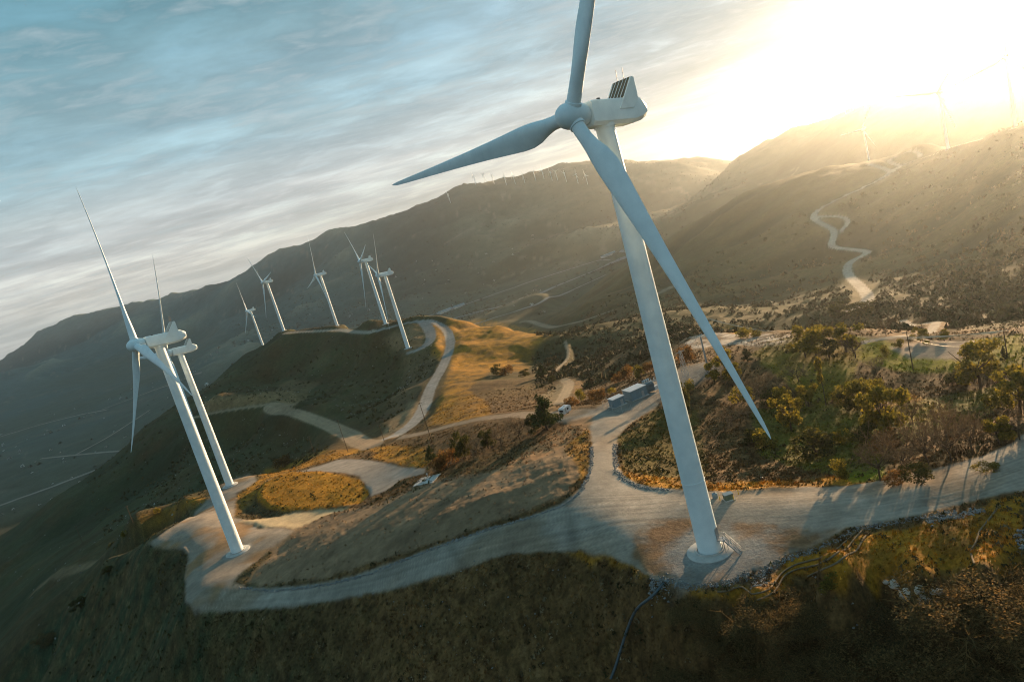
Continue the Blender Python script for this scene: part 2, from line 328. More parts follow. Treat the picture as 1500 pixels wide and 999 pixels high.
ROAD_OUT = [(1515,628),(1480,650),(1440,667),(1400,680),(1350,692),(1300,702),(1240,711),(1180,716),(1120,720),(1060,722),(1000,720),(960,716),(930,709),(912,697),(904,680),(902,660),(905,640),(920,622),(945,606),(968,590),(945,588),(905,598),(880,600),(850,600),(826,606),(815,618),(862,624),(867,640),(868,655),(865,680),(858,705),(845,722),(820,738),(790,752),(760,762),(720,772),(680,786),(640,800),(600,815),(560,830),(520,843),(480,852),(440,858),(400,861),(365,861),(345,855),(328,862),(300,885),(285,894),(330,894),(380,891),(440,886),(500,876),(560,866),(620,850),(680,831),(740,812),(790,807),(850,807),(900,822),(950,850),(972,866),(1040,852),(1100,842),(1150,822),(1200,795),(1240,772),(1300,765),(1360,750),(1420,735),(1470,722),(1515,713)]
PAD_A = [(216,797),(245,777),(277,759),(300,737),(325,714),(345,701),(368,697),(376,704),(362,714),(346,722),(345,738),(343,758),(372,764),(378,775),(432,777),(412,793),(388,810),(366,828),(345,846),(340,856),(330,868),(296,892),(285,894),(273,884),(273,850),(277,815),(268,804),(245,802)]
PAD_MID = [(385,717),(417,697),(458,685),(496,673),(528,673),(558,677),(593,685),(623,686),(622,693),(588,702),(566,718),(544,726),(536,709),(526,697),(501,692),(458,690),(423,698)]
SAND = [(345,764),(373,762),(405,759),(429,752),(467,747),(517,741),(480,752),(453,765),(432,775),(387,775),(373,768)]
MOUND = [(377,726),(392,709),(427,697),(467,692),(507,697),(528,703),(541,721),(528,734),(480,744),(413,751),(392,747),(379,737)]
SOIL_M = [(925,778),(955,762),(1010,757),(1090,764),(1150,767),(1205,777),(1232,775),(1192,800),(1150,820),(1090,841),(1040,851),(985,862),(955,850),(930,822)]
SOIL_L = [(715,698),(760,667),(800,642),(832,618),(868,607),(866,626),(822,656),(770,682)]
QUARRY = [(985,490),(1030,478),(1075,490),(1120,487),(1165,491),(1160,502),(1110,508),(1070,505),(1015,512)]
LOT = [(1300,508),(1350,500),(1430,499),(1450,505),(1400,527),(1330,524)]
SUBST = [(868,602),(890,588),(940,563),(985,545),(1030,530),(1062,540),(1020,562),(975,583),(935,603),(905,608)]
# name, polyline, width in metres, flatten
LINES = [
 ('hill_road', [(545,652),(580,638),(605,620),(622,597),(628,575),(637,555),(650,535),(659,515),(661,498),(655,483),(640,473),(622,469),(604,471),(578,478),(545,487)], 9.0),
 ('loop_road', [(620,472),(632,486),(634,498),(622,509),(603,516)], 11.0),
 ('ridge_road', [(545,487),(520,487),(495,483),(470,485),(440,486),(418,488)], 10.0),
 ('back_road', [(850,604),(800,607),(760,607),(700,614),(660,623),(620,634),(590,640)], 6.5),
 ('spur_road', [(545,652),(520,642),(490,628),(460,614),(435,605),(412,600),(395,599)], 13.0),
 ('contour_road', [(430,592),(400,592),(350,598),(310,605),(285,611)], 9.0),
 ('canyon_road', [(1248,454),(1270,441),(1276,434),(1260,420),(1240,402),(1240,390),(1256,378),(1276,368),(1245,365),(1214,363),(1219,350),(1228,340),(1216,332),(1204,328),(1187,321),(1196,308),(1232,290),(1260,277),(1288,264),(1306,252),(1324,240),(1352,231),(1389,221),(1432,202),(1484,188)], 8.5),
 ('canyon_road', [(1190,318),(1212,318),(1240,316),(1247,323),(1232,338)], 6.0),
 ('canyon_road', [(1308,252),(1272,240)], 9.0),
 ('canyon_road', [(1318,243),(1296,236),(1324,223),(1350,219),(1348,228)], 6.0),
 ('lower_road', [(1262,502),(1306,494),(1332,489),(1362,484),(1379,478),(1352,472),(1323,470)], 4.0),
 ('hill_track', [(820,590),(838,565),(826,556)], 6.0),
 ('hill_track', [(812,545),(835,527),(833,515),(828,500)], 3.0),
 ('highway', [(560,486),(628,463),(678,448),(768,416),(869,384),(925,368)], 13.0),
 ('highway', [(600,486),(656,469),(740,447),(824,416),(880,393),(925,376)], 26.0),
 ('highway', [(640,490),(700,474),(790,446),(850,420),(890,402)], 10.0),
 ('foot_road', [(765,472),(810,477),(850,471),(900,454),(940,441),(985,420)], 14.0),
 ('valley_road', [(-15,746),(80,712),(150,685),(196,669)], 16.0),
 ('valley_road', [(-10,808),(48,776),(75,765)], 12.0),
 ('valley_road', [(60,672),(100,668),(150,663),(200,659)], 10.0),
 ('valley_road', [(112,666),(160,640),(224,598)], 10.0),
 ('valley_road', [(0,640),(60,622),(120,607),(160,600)], 14.0),
 ('valley_road', [(150,600),(230,570),(300,545)], 12.0),
]
R_ = R2
ROADM = np.zeros(H.shape); OBJ = np.zeros(H.shape, np.int16)           # road mask and which object a vertex belongs to
RNAMES = ['ground']; LAT = np.zeros(H.shape); LON = np.zeros(H.shape)
def rid(n):
    RNAMES.append(n); return len(RNAMES) - 1
jx = 0.5 * fbm(X2, Y2, 5, 3, 41); jy = 0.5 * fbm(X2, Y2, 5, 3, 51)
def poly_mask(pts, jit=1.0):
    p = lay(list(pts) + [pts[0]])[:-1]; return inside(p, X2 + jx * jit, Y2 + jy * jit)
m_main = poly_mask(ROAD_OUT); m_pada = poly_mask(PAD_A); m_mid = poly_mask(PAD_MID); m_sand = poly_mask(SAND)
m_mound = poly_mask(MOUND); m_soil = poly_mask(SOIL_M, 3); m_soill = poly_mask(SOIL_L, 3); m_quarry = poly_mask(QUARRY, 4); m_lot = poly_mask(LOT, 2); m_sub = poly_mask(SUBST, 1)
def blurm(m, n=3):
    f = m.astype(float)
    for _ in range(n):
        f[1:-1] = (f[:-2] + 2 * f[1:-1] + f[2:]) / 4; f[:, 1:-1] = (f[:, :-2] + 2 * f[:, 1:-1] + f[:, 2:]) / 4
    return f
FLAT = np.maximum.reduce([blurm(m_main, 5), blurm(m_pada, 5), blurm(m_mid, 5), blurm(m_sub, 4), blurm(m_sand, 3) * .7, blurm(m_lot, 3)])
LZ = []
for nm, pts, wd in LINES:
    if nm in ('highway', 'valley_road'): continue
    P = smooth_line(lay(pts, 5.0, span=RANGE.get(nm)), 4); P[:, 2] = G0.at(P[:, 0], P[:, 1])
    for _ in range(12): P[1:-1, 2] = (P[:-2, 2] + 2 * P[1:-1, 2] + P[2:, 2]) / 4
    D, Z, L = line_dist(P, X2 + jx * .5, Y2 + jy * .5, wd * 2.5 + 5)
    ad = np.abs(D); w = 1 - sstep(wd * .5, wd * 1.5 + 1, ad)
    H = H * (1 - w) + Z * w; FLAT = np.maximum(FLAT, w)
    LZ.append((nm, wd, D, L, ad < wd * .5))
# raised round mound, tilted to the sun, and the bank of pale sand below it
def tilt(m, k, lift, nb):
    global H
    w = blurm(m, nb); xc, yc = X2[m].mean(), Y2[m].mean(); zc = H[m].mean()
    d = (X2 - xc) * math.sin(SUN_AZ) + (Y2 - yc) * math.cos(SUN_AZ)
    H = H * (1 - w) + (H * .35 + (zc + lift) * .65 - k * d) * w
tilt(m_mound, .07, 1.6, 5); tilt(m_sand, .10, .3, 3)
RIM = [([(850,809),(880,814),(905,824),(930,838),(952,855)], .55, 1.3), ([(268,804),(276,814),(273,835),(272,862),(274,885),(285,893)], .6, 1.2), ([(217,797),(245,777),(277,759)], .5, 1.5), ([(1110,880),(1180,855),(1250,846),(1330,846)], .5, 2.5), ([(1320,810),(1335,835),(1370,848),(1420,852)], .7, 1.6), ([(1000,900),(1040,893),(1090,905)], .5, 1.5), ([(905,690),(925,705),(970,717),(1060,721),(1180,716)], .35, 2.0), ([(700,735),(760,715),(820,690),(860,655)], .4, 2.5)]
for pts, hh, wd in RIM:
    D, Z, L = line_dist(lay(pts, 4), X2, Y2, wd * 4); H = H + np.where(np.abs(D) < wd * 4, hh * np.exp(-(D / wd) ** 2), 0)
# relief
near = 1 - sstep(350, 700, R_)
rough = 1 - FLAT
slope_gate = sstep(-296, -255, H)
H = H + rough * near * (0.50 * fbm(X2, Y2, 17, 3, 5) + 0.14 * fbm(X2, Y2, 3.6, 3, 6))
H = H + rough * (1 - near) * (1 - sstep(1600, 2600, R_)) * (5.5 * ridged(X2, Y2, 170, 4, 7) + 2.2 * fbm(X2, Y2, 40, 4, 8))
farw = sstep(1500, 3200, R_)
H = H + farw * slope_gate * (72 * ridged(X2 * .9 + Y2 * .2, Y2 * .8, 1150, 6, 11)) * rough + farw * (1 - slope_gate) * rough * 3 * fbm(X2, Y2, 400, 3, 12)
G1 = Grid(H)
# keep the pad of each turbine level with its tower
TURB = [('M',23.9,122.7,0.0,214.8,330.4),('A',-113.2,248.1,-22.3,218.4,14.6),('B',-170.8,394.2,-39.2,219.2,331.2),('C',-103.8,746.5,-50.8,196.2,316.6),('D',-139.2,882.2,-37.2,201.7,48.1),('E',-239.1,1081.6,-44.8,207.3,347.5),('F',-333.5,1145.0,-35.8,214.1,42.7)]
for n, tx, ty, tz, yaw, ph in TURB:
    d = np.hypot(X2 - tx, Y2 - ty); w = 1 - sstep(7, 26, d); H = H * (1 - w) + tz * w
G1 = Grid(H)

# ------------------------------------------------------------------ what the ground is made of (colour = material plus a painted haze tint and one shadow, alpha = coarseness)
def lerp(a, b, t): return a + (b - a) * t[..., None]
C = lambda *v: np.array(v)
n1 = fbm(X2, Y2, 60, 4, 21); n2 = fbm(X2, Y2, 9, 4, 22); n3 = fbm(X2, Y2, 2.2, 3, 23); n4 = fbm(X2, Y2, 600, 4, 24)
gx = np.gradient(H, axis=1) / np.gradient(R2, axis=1)
ALB = np.empty(H.shape + (3,)); ALB[:] = C(.068, .044, .020)
ALB = lerp(ALB, C(.130, .076, .035), np.clip(.55 + .9 * n2 + .5 * n1, 0, 1) * near)
ALB = lerp(ALB, C(.036, .032, .012), sstep(.10, .5, n2 + .5 * n3) * .45 * near)
mid = (1 - near) * (1 - farw)
ALB = lerp(ALB, C(.052, .056, .025), mid * np.clip(.6 + n1, 0, 1)); ALB = lerp(ALB, C(.088, .080, .034), mid * sstep(6, 14, np.degrees(A2)) * .6)
ALB = lerp(ALB, C(.078, .066, .034), mid * sstep(.05, .5, n2 + n1 * .6) * .7)
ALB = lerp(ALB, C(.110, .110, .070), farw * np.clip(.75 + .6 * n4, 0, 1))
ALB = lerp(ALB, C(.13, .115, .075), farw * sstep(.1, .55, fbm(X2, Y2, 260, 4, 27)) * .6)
ALB = lerp(ALB, C(.035, .042, .024), farw * slope_gate * sstep(.05, .4, fbm(X2, Y2, 420, 5, 28)) * .75)
ALB = lerp(ALB, C(.050, .095, .090), farw * (1 - sstep(-14, 2, np.degrees(A2))) * .8); gul = ridged(X2 * .9 + Y2 * .2, Y2 * .8, 1150, 6, 11); ALB = lerp(ALB, C(.020, .028, .020), farw * slope_gate * (1 - sstep(-.75, .10, gul)) * .85); ALB = lerp(ALB, C(.27, .245, .17), farw * slope_gate * sstep(.2, .9, gul) * .6)  # teal of the distant haze painted into the far left ground colour
vein = np.abs(fbm(X2, Y2, 900, 4, 26)); ALB = lerp(ALB, C(.19, .165, .12), farw * (1 - sstep(.004, .022, vein)) * .6)
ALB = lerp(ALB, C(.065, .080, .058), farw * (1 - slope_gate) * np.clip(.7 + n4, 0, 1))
fields = sstep(.18, .3, fbm(X2 * .35 + Y2 * .2, Y2, 240, 3, 29)); ALB = lerp(ALB, C(.10, .10, .075), farw * (1 - slope_gate) * fields * .5)
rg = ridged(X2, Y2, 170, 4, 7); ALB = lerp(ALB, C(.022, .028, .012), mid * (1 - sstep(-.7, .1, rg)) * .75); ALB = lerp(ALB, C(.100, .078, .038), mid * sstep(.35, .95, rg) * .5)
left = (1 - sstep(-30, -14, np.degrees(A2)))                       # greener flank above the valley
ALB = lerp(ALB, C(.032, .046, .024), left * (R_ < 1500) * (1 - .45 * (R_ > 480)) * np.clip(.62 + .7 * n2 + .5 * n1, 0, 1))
ROUGH = np.ones(H.shape)
# clumps, bare spots and rills that run down the near slopes
rill = fbm(A2 * 150 / 1.4, LR * 150 / 11.0, 1.0, 3, 63)
clump = fbm(X2, Y2, 1.9, 3, 64) + .6 * fbm(X2, Y2, 5.5, 3, 65)
BARE = blurm(inside(lay([(380,780),(440,768),(560,740),(620,712),(720,692),(820,652),(850,690),(830,722),(740,758),(600,806),(480,843),(380,857),(362,848),(400,810),(380,780)])[:-1], X2 + jx * 3, Y2 + jy * 3), 3)
ALB = ALB * (1 + near * (1 - .6 * BARE) * np.clip(.62 * clump + .36 * rill, -.55, .9))[..., None]
ROUGH = ROUGH * (1 - .65 * BARE)
ALB = lerp(ALB, C(.150, .100, .055), near * sstep(.35, .75, clump + .4 * rill) * .4)
H = H + near * rough * (.10 * clump + .10 * rill)
def paint(mask, col, amt=1.0, var=.25, coarse=None):
    global ALB, ROUGH
    m = np.clip(mask.astype(float) * amt, 0, 1)
    ALB = lerp(ALB, C(*col) * (1 + var * (n2 + .7 * n3))[..., None], m)
    if coarse is not None: ROUGH = ROUGH * (1 - m) + coarse * m
GOLD = (.275, .142, .031)
for pts, amt, *alt in (
    ([(655,470),(700,469),(760,478),(815,490),(800,500),(780,510),(760,525),(700,545),(660,555),(640,600),(630,625),(720,612),(715,590),(690,575),(665,560)], .8),
    ([(655,470),(720,474),(800,490),(790,500),(770,540),(720,540),(660,600),(620,630),(640,590),(660,530)], .6),
    ([(635,470),(655,490),(656,510),(645,530),(630,520),(637,500),(632,480)], .9),
    ([(350,725),(395,690),(450,668),(540,648),(560,655),(520,664),(470,678),(420,693),(385,712),(355,745)], .9),
    ([(540,655),(580,652),(622,655),(640,670),(620,684),(580,680),(550,672)], .9),
    ([(905,700),(960,716),(1060,722),(1180,716),(1290,704),(1240,697),(1150,704),(1040,706),(960,697),(912,680)], 1.0),
    ([(1000,884),(1060,870),(1130,850),(1200,812),(1260,783),(1340,771),(1420,748),(1500,722),(1500,800),(1420,840),(1330,850),(1250,850),(1180,857),(1100,878),(1040,902),(1010,905)], 1.0, (.29, .132, .030)),
    ([(1000,880),(1060,868),(1130,848),(1200,810),(1260,782),(1340,770),(1420,748),(1500,722),(1500,760),(1420,790),(1330,810),(1280,830),(1250,848),(1180,852),(1100,875),(1040,900),(1010,905)], .9),
    ([(1290,820),(1350,790),(1500,745),(1500,830),(1400,850),(1330,858)], .6),
    ([(1330,575),(1390,600),(1385,612),(1330,620),(1290,600)], .9),
    ([(185,776),(225,755),(265,735),(300,722),(300,735),(260,757),(215,775)], .8),
    ([(780,690),(830,650),(862,628),(866,660),(855,700),(810,712)], .75),
    ([(820,806),(870,812),(920,828),(960,856),(950,858),(900,836),(850,818)], .9),
    ([(330,735),(380,705),(376,730),(340,760)], .6),
    ([(1085,480),(1110,486),(1135,487),(1100,494),(1050,486),(1030,478)], .8)):
    p = lay(pts + [pts[0]])[:-1]; paint(blurm(inside(p, X2 + jx * 4, Y2 + jy * 4), 2) * np.clip(.75 + .8 * n2, 0, 1), alt[0] if alt else GOLD, amt, .3)
for pts, col, amt in (
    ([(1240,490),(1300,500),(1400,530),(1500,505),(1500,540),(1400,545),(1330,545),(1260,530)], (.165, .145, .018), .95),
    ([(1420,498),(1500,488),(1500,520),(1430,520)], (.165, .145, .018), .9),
    ([(1240,690),(1290,688),(1300,698),(1250,706)], (.13, .15, .015), .8),
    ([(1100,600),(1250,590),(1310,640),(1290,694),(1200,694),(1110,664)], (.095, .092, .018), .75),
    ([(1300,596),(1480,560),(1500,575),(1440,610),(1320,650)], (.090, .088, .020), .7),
    ([(1140,490),(1260,510),(1250,560),(1200,600),(1150,560),(1100,520)], (.14, .11, .018), .75),
    ([(905,640),(960,600),(1020,600),(1040,700),(960,700),(915,690)], (.085, .066, .020), .9),
    ([(380,780),(440,765),(560,735),(620,705),(720,690),(820,650),(850,690),(830,725),(740,760),(600,808),(480,845),(380,858),(360,850),(400,810)], (.185, .130, .082), .95),
    ([(285,590),(350,580),(430,572),(440,588),(400,590),(350,596),(300,602)], (.22, .150, .080), .95),
    ([(560,500),(600,475),(620,490),(615,515),(590,520)], (.18, .125, .07), .9),
    ([(40,872),(60,852),(90,838),(150,814),(158,812),(130,828),(80,852),(45,873)], (.15, .11, .065), .9),
    ([(540,655),(600,590),(620,590),(605,620),(580,640)], (.22, .155, .09), .85),
    ([(1290,425),(1400,400),(1500,380),(1500,480),(1430,483),(1340,468),(1290,455)], (.050, .042, .016), .9),
    ([(980,462),(1080,455),(1200,455),(1250,470),(1180,480),(1080,478)], (.058, .050, .02), .85),
    ([(380,575),(430,560),(470,560),(450,580),(430,590)], (.17, .12, .065), .7),
    ([(590,505),(640,520),(625,560),(600,600),(575,620),(560,610),(590,560)], (.13, .095, .055), .5),
    ([(790,580),(820,560),(838,572),(830,592),(800,600)], (.20, .16, .10), .7)):
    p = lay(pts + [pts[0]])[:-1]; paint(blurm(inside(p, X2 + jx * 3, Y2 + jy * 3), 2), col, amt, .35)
paint(blurm(m_mound, 1), GOLD, 1.0, .35)
def wash(col, k): return tuple(np.array(col) * k)
GRAV = (.255, .228, .190)
strk = fbm(X2, Y2, 30, 3, 33)
paint(blurm(m_main, 1), GRAV, 1.0, .12, .25)
paint(blurm(m_main, 1) * sstep(.0, .4, strk), (.215, .165, .115), .75, .2)
paint(blurm(m_soil, 4) * np.clip(1.0 + 1.1 * n2 + .5 * n3, 0, 1), (.165, .098, .055), .95, .35, .5)
paint(blurm(m_soill, 3), (.25, .15, .08), .9, .25, .4)
paint(blurm(m_pada, 1), (.24, .205, .165), 1.0, .15, .25)
paint(blurm(m_pada, 1) * sstep(.05, .35, fbm(X2, Y2, 22, 3, 35)), (.23, .14, .07), .8, .2)
paint(blurm(m_mid, 1), (.235, .21, .18), 1.0, .12, .25)
paint(blurm(m_sand, 1), (.42, .33, .21), 1.0, .12, .3)
paint(blurm(m_quarry, 2) * np.clip(.6 + 1.4 * n2, 0, 1), (.38, .34, .29), .9, .3, .6)
paint(blurm(m_lot, 2), (.27, .21, .16), 1.0, .15, .4)
paint(blurm(m_sub, 2), (.21, .195, .17), .9, .2, .4)
dM = np.hypot(X2 - 23.9, Y2 - 122.7)
paint(1 - sstep(6.0, 13.5, dM + 5.0 * n2 + 2.0 * n3), (.215, .21, .195), .95, .15, .5)
paint((1 - sstep(4.0, 6.0, np.hypot(X2 - TURB[1][1], Y2 - TURB[1][2]) + n2)), (.27, .265, .25), .8, .15)
# radial drip grooves of loosened soil behind the near tower
ang = np.arctan2(Y2 - 122.7, X2 - 23.9)
gro = np.sin(ang * 52 + 9 * n2 + 5 * n1) * m_soil * sstep(10, 16, dM + 5 * n2) * (1 - sstep(22, 30, dM)) * sstep(.2, .8, np.cos(ang - .7)) * np.clip(.5 + 1.5 * n2, 0, 1)
paint(np.clip(gro, 0, 1), (.12, .078, .045), .55, .2)
H = H + .03 * gro
NOVEG = BARE > .5
for pts in ([(1240,492),(1300,502),(1400,530),(1500,505),(1500,545),(1400,550),(1330,548),(1260,532)], [(1330,572),(1390,600),(1385,614),(1320,622),(1290,600)], [(1420,500),(1500,490),(1500,520),(1430,520)], [(655,474),(740,484),(815,495),(780,515),(770,545),(720,545),(640,610),(635,590),(660,530)]):
    NOVEG |= inside(lay(pts + [pts[0]])[:-1], X2, Y2)
COLS = {'hill_road': (.235, .225, .205), 'loop_road': (.225, .21, .19), 'ridge_road': (.27, .23, .18), 'back_road': (.23, .18, .13), 'spur_road': (.28, .205, .135), 'contour_road': (.25, .18, .115), 'canyon_road': (.36, .32, .26), 'lower_road': (.20, .18, .15), 'hill_track': (.24, .19, .13), 'highway': (.19, .19, .18), 'foot_road': (.20, .175, .13), 'valley_road': (.16, .165, .15)}
ROADID = np.zeros(H.shape, np.int16); names = {}
for nm, wd, D, L, m in LZ:
    if nm not in names: names[nm] = rid(nm)
    tr = np.cos(np.clip(D / wd, -1, 1) * 4 * math.pi) * .06 + .10 * pnoise(D * .9, L * .04, 61)
    w = 1 - sstep(wd * .42, wd * .62, np.abs(D) + .8 * n3)
    ALB = lerp(ALB, C(*COLS[nm]) * (1 + tr + .08 * n3)[..., None], w); ROUGH = ROUGH * (1 - w) + .2 * w
    OBJ[m] = names[nm]
for m, nm in ((m_main, 'gravel_road'), (m_pada, 'turbine_pad'), (m_mid, 'gravel_yard')):
    OBJ[m] = rid(nm)
OBJ[(OBJ == 0) & (R2 > 1600) & (H < -262)] = rid('valley_floor')
OBJ[(OBJ == 0) & (R2 > 1900)] = rid('mountains')
# wheel tracks along the gravel road: thin streaks that follow its centre line
CL = smooth_line(lay([(1515,672),(1420,705),(1350,719),(1280,733),(1200,742),(1100,748),(1000,752),(900,758),(820,773),(750,788),(680,806),(620,825),(560,846),(500,860),(430,872),(370,878),(310,878)], 10), 3)
Dc, Zc, Lc = line_dist(CL, X2, Y2, 14)
st = pnoise(Dc * 1.3, Lc * .018, 71) + .7 * pnoise(Dc * 3.1, Lc * .03, 72)
ok = m_main & (np.abs(Dc) < 13)
ruts = np.exp(-((np.abs(np.abs(Dc + 1.2) - 1.0)) / .28) ** 2) + np.exp(-((np.abs(np.abs(Dc - 2.6) - 1.0)) / .28) ** 2)
ALB = ALB * (1 + np.where(ok, .34 * st - .16 * ruts * np.clip(.6 + n2, 0, 1), 0))[..., None]
for pts, wd, k in (([(832,732),(836,770),(840,806)], 1.3, .75), ([(655,797),(668,815),(678,833)], 1.0, .8), ([(1410,662),(1385,695),(1352,738)], 1.6, .7)):  # darker strips across the road; the rightmost is a cast shadow painted in
    D, Z, L = line_dist(lay(pts, 4), X2, Y2, wd * 3); ALB = ALB * (1 - (1 - k) * np.exp(-(D / wd) ** 2))[..., None]
H = H + np.where(ok, .03 * st, 0)
G1 = Grid(H)
lum = ALB.mean(-1, keepdims=True); ALB = np.clip(lum + (ALB - lum) * 1.15, .006, .8)

# ------------------------------------------------------------------ helpers for things
def new_obj(name, me, mat=None, parent=None):
    o = bpy.data.objects.new(name, me); COL.objects.link(o)
    if mat is not None and me is not None and not me.materials: me.materials.append(mat)
    if parent is not None: o.parent = parent
    return o
def tag(o, label=None, cat=None, group=None, kind=None):
    for k, v in (('label', label), ('category', cat), ('group', group), ('kind', kind)):
        if v: o[k] = v
    return o
def empty(name, loc, rz=0, **kw):
    o = bpy.data.objects.new(name, None); COL.objects.link(o); o.location = loc; o.rotation_euler = (0, 0, rz); o.empty_display_size = .5
    return tag(o, **kw)
def mesh_np(name, V, Q, mats=None, smooth=True, mi=None):   # vertices and faces of one size
    Q = np.asarray(Q); me = bpy.data.meshes.new(name); V = np.asarray(V, np.float32)
    me.vertices.add(len(V)); me.vertices.foreach_set('co', V.ravel())
    k = Q.shape[1]; me.loops.add(Q.size); me.loops.foreach_set('vertex_index', Q.ravel().astype(np.int32))
    me.polygons.add(len(Q)); me.polygons.foreach_set('loop_start', np.arange(0, Q.size, k, dtype=np.int32))
    if smooth: me.polygons.foreach_set('use_smooth', np.ones(len(Q), bool))
    if mi is not None: me.polygons.foreach_set('material_index', np.asarray(mi, np.int32))
    for m in (mats or []): me.materials.append(m)
    me.update(calc_edges=True); return me
def material(name, col, rough=.6, spec=.3, var=.0, scale=1.0, bump=0.0, metal=0.0, tint=None, obj_var=0.0):
    m = bpy.data.materials.new(name); m.use_nodes = True; nt = m.node_tree; b = nt.nodes['Principled BSDF']
    b.inputs['Roughness'].default_value = rough; b.inputs['Metallic'].default_value = metal; b.inputs['Specular IOR Level'].default_value = spec
    b.inputs['Base Color'].default_value = (*col, 1)
    if var or bump or obj_var:
        tc = NN(nt, 'ShaderNodeTexCoord').outputs['Object']
        n = noise(nt, tc, scale, 5, .6)
        c = ramp(nt, n, [(.3, tuple(np.array(col) * (1 - var))), (.7, tuple(np.array(tint if tint else col) * (1 + var)))])
        if obj_var:
            oi = NN(nt, 'ShaderNodeObjectInfo').outputs['Random']
            c = mixc(nt, 1.0, c, ramp(nt, oi, [(0, 1 - obj_var), (1, 1 + obj_var)]), 'MULTIPLY')
        nt.links.new(c, b.inputs['Base Color'])
        if bump:
            bp = NN(nt, 'ShaderNodeBump'); bp.inputs['Strength'].default_value = bump; bp.inputs['Distance'].default_value = .05
            nt.links.new(n, bp.inputs['Height']); nt.links.new(bp.outputs[0], b.inputs['Normal'])
    return m
def ground_material():
    m = bpy.data.materials.new('ground'); m.use_nodes = True; nt = m.node_tree; b = nt.nodes['Principled BSDF']
    b.inputs['Roughness'].default_value = .95; b.inputs['Specular IOR Level'].default_value = .08
    a = NN(nt, 'ShaderNodeAttribute'); a.attribute_name = 'albedo'
    pos = NN(nt, 'ShaderNodeNewGeometry').outputs['Position']
    f1 = noise(nt, pos, 1.6, 5, .65); f2 = noise(nt, pos, .22, 5, .6); f3 = noise(nt, pos, .018, 6, .6)
    k1 = ramp(nt, f1, [(.28, .45), (.5, 1.0), (.72, 1.6)]); k2 = ramp(nt, f2, [(.3, .72), (.7, 1.3)]); k3 = ramp(nt, f3, [(.3, .78), (.7, 1.22)])
    al = a.outputs['Alpha']
    c = mixc(nt, mth(nt, 'MULTIPLY', al, .9), a.outputs['Color'], mixc(nt, 1.0, a.outputs['Color'], k1, 'MULTIPLY'))
    c = mixc(nt, 1.0, mixc(nt, .7, c, mixc(nt, 1.0, c, k2, 'MULTIPLY')), k3, 'MULTIPLY')
    nt.links.new(c, b.inputs['Base Color'])
    bp = NN(nt, 'ShaderNodeBump'); bp.inputs['Distance'].default_value = .30
    nt.links.new(mth(nt, 'MULTIPLY', al, .8), bp.inputs['Strength'])
    nt.links.new(mth(nt, 'ADD', f1, mth(nt, 'MULTIPLY', f2, 1.5)), bp.inputs['Height']); nt.links.new(bp.outputs[0], b.inputs['Normal'])
    return m
M_GROUND = ground_material()
def build_ground():
    na, nr = H.shape
    V = np.stack([X2, Y2, H], -1)
    ta = np.gradient(V, axis=0); tr = np.gradient(V, axis=1)
    N = np.cross(tr, ta); N /= np.linalg.norm(N, axis=-1, keepdims=True) + 1e-9; N *= np.sign(N[..., 2:3])
    V = V.reshape(-1, 3); N = N.reshape(-1, 3)
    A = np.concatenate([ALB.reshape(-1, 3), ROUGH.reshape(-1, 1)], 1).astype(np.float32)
    i = np.arange(na * nr).reshape(na, nr)
    Q = np.stack([i[:-1, :-1], i[1:, :-1], i[1:, 1:], i[:-1, 1:]], -1).reshape(-1, 4)
    o = OBJ.reshape(-1)[Q]; fo = np.where((o[:, 0] == o[:, 2]) | (o[:, 0] == o[:, 1]), o[:, 0], o[:, 2])
    for k, nm in enumerate(RNAMES):
        q = Q[fo == k]
        if len(q) == 0: continue
        u, inv = np.unique(q, return_inverse=True)
        me = mesh_np(nm, V[u], inv.reshape(-1, 4), [M_GROUND])
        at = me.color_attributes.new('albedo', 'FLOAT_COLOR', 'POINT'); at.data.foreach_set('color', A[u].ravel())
        me.normals_split_custom_set_from_vertices(N[u].tolist() if False else [tuple(v) for v in N[u]])
        tag(new_obj(nm, me), kind='structure')
    # the hills go on behind the camera and to both sides
    az = np.radians(np.linspace(48, 312, 67)); rr = RR[::8]
    a, r = np.meshgrid(az, rr, indexing='ij')
    hl = H[-1, ::8][None]; hr = H[0, ::8][None]; w = sstep(0, 1, (a - az[0]) / (az[-1] - az[0]))
    z = hl * (1 - w) + hr * w
    x = r * np.sin(a); y = r * np.cos(a); z = z + np.sin(w * math.pi) * 6 * fbm(x, y, 160, 3, 81)
    V = np.stack([x, y, z], -1).reshape(-1, 3); i = np.arange(a.size).reshape(a.shape)
    Q = np.stack([i[:-1, :-1], i[1:, :-1], i[1:, 1:], i[:-1, 1:]], -1).reshape(-1, 4)
    me = mesh_np('rear_ground', V, Q, [M_GROUND]); at = me.color_attributes.new('albedo', 'FLOAT_COLOR', 'POINT')
    col = np.tile(np.array([.055, .055, .026, 1], np.float32), (len(V), 1)); at.data.foreach_set('color', col.ravel())
    tag(new_obj('rear_ground', me), kind='structure')
    fan = [(0, 0, float(H[:, 0].mean()) - .5)] + [(20 * math.sin(t), 20 * math.cos(t), float(H[min(len(AZ) - 1, max(0, int((t - AZ[0]) / (AZ[1] - AZ[0])))), 0] if AZ[0] <= t <= AZ[-1] else np.interp(t, [AZ[-1], AZ[0] + 2 * math.pi], [H[-1, 0], H[0, 0]]))) for t in np.linspace(-math.pi * .27, math.pi * 1.73, 60)]
    me = mesh_np('ground_below', np.array(fan), np.array([(0, k + 1, k + 2) for k in range(59)])[:, ::-1], [M_GROUND])
    at = me.color_attributes.new('albedo', 'FLOAT_COLOR', 'POINT'); at.data.foreach_set('color', np.tile(np.array([.055, .055, .026, 1], np.float32), (len(fan), 1)).ravel())
    tag(new_obj('ground', me), kind='structure')
build_ground()
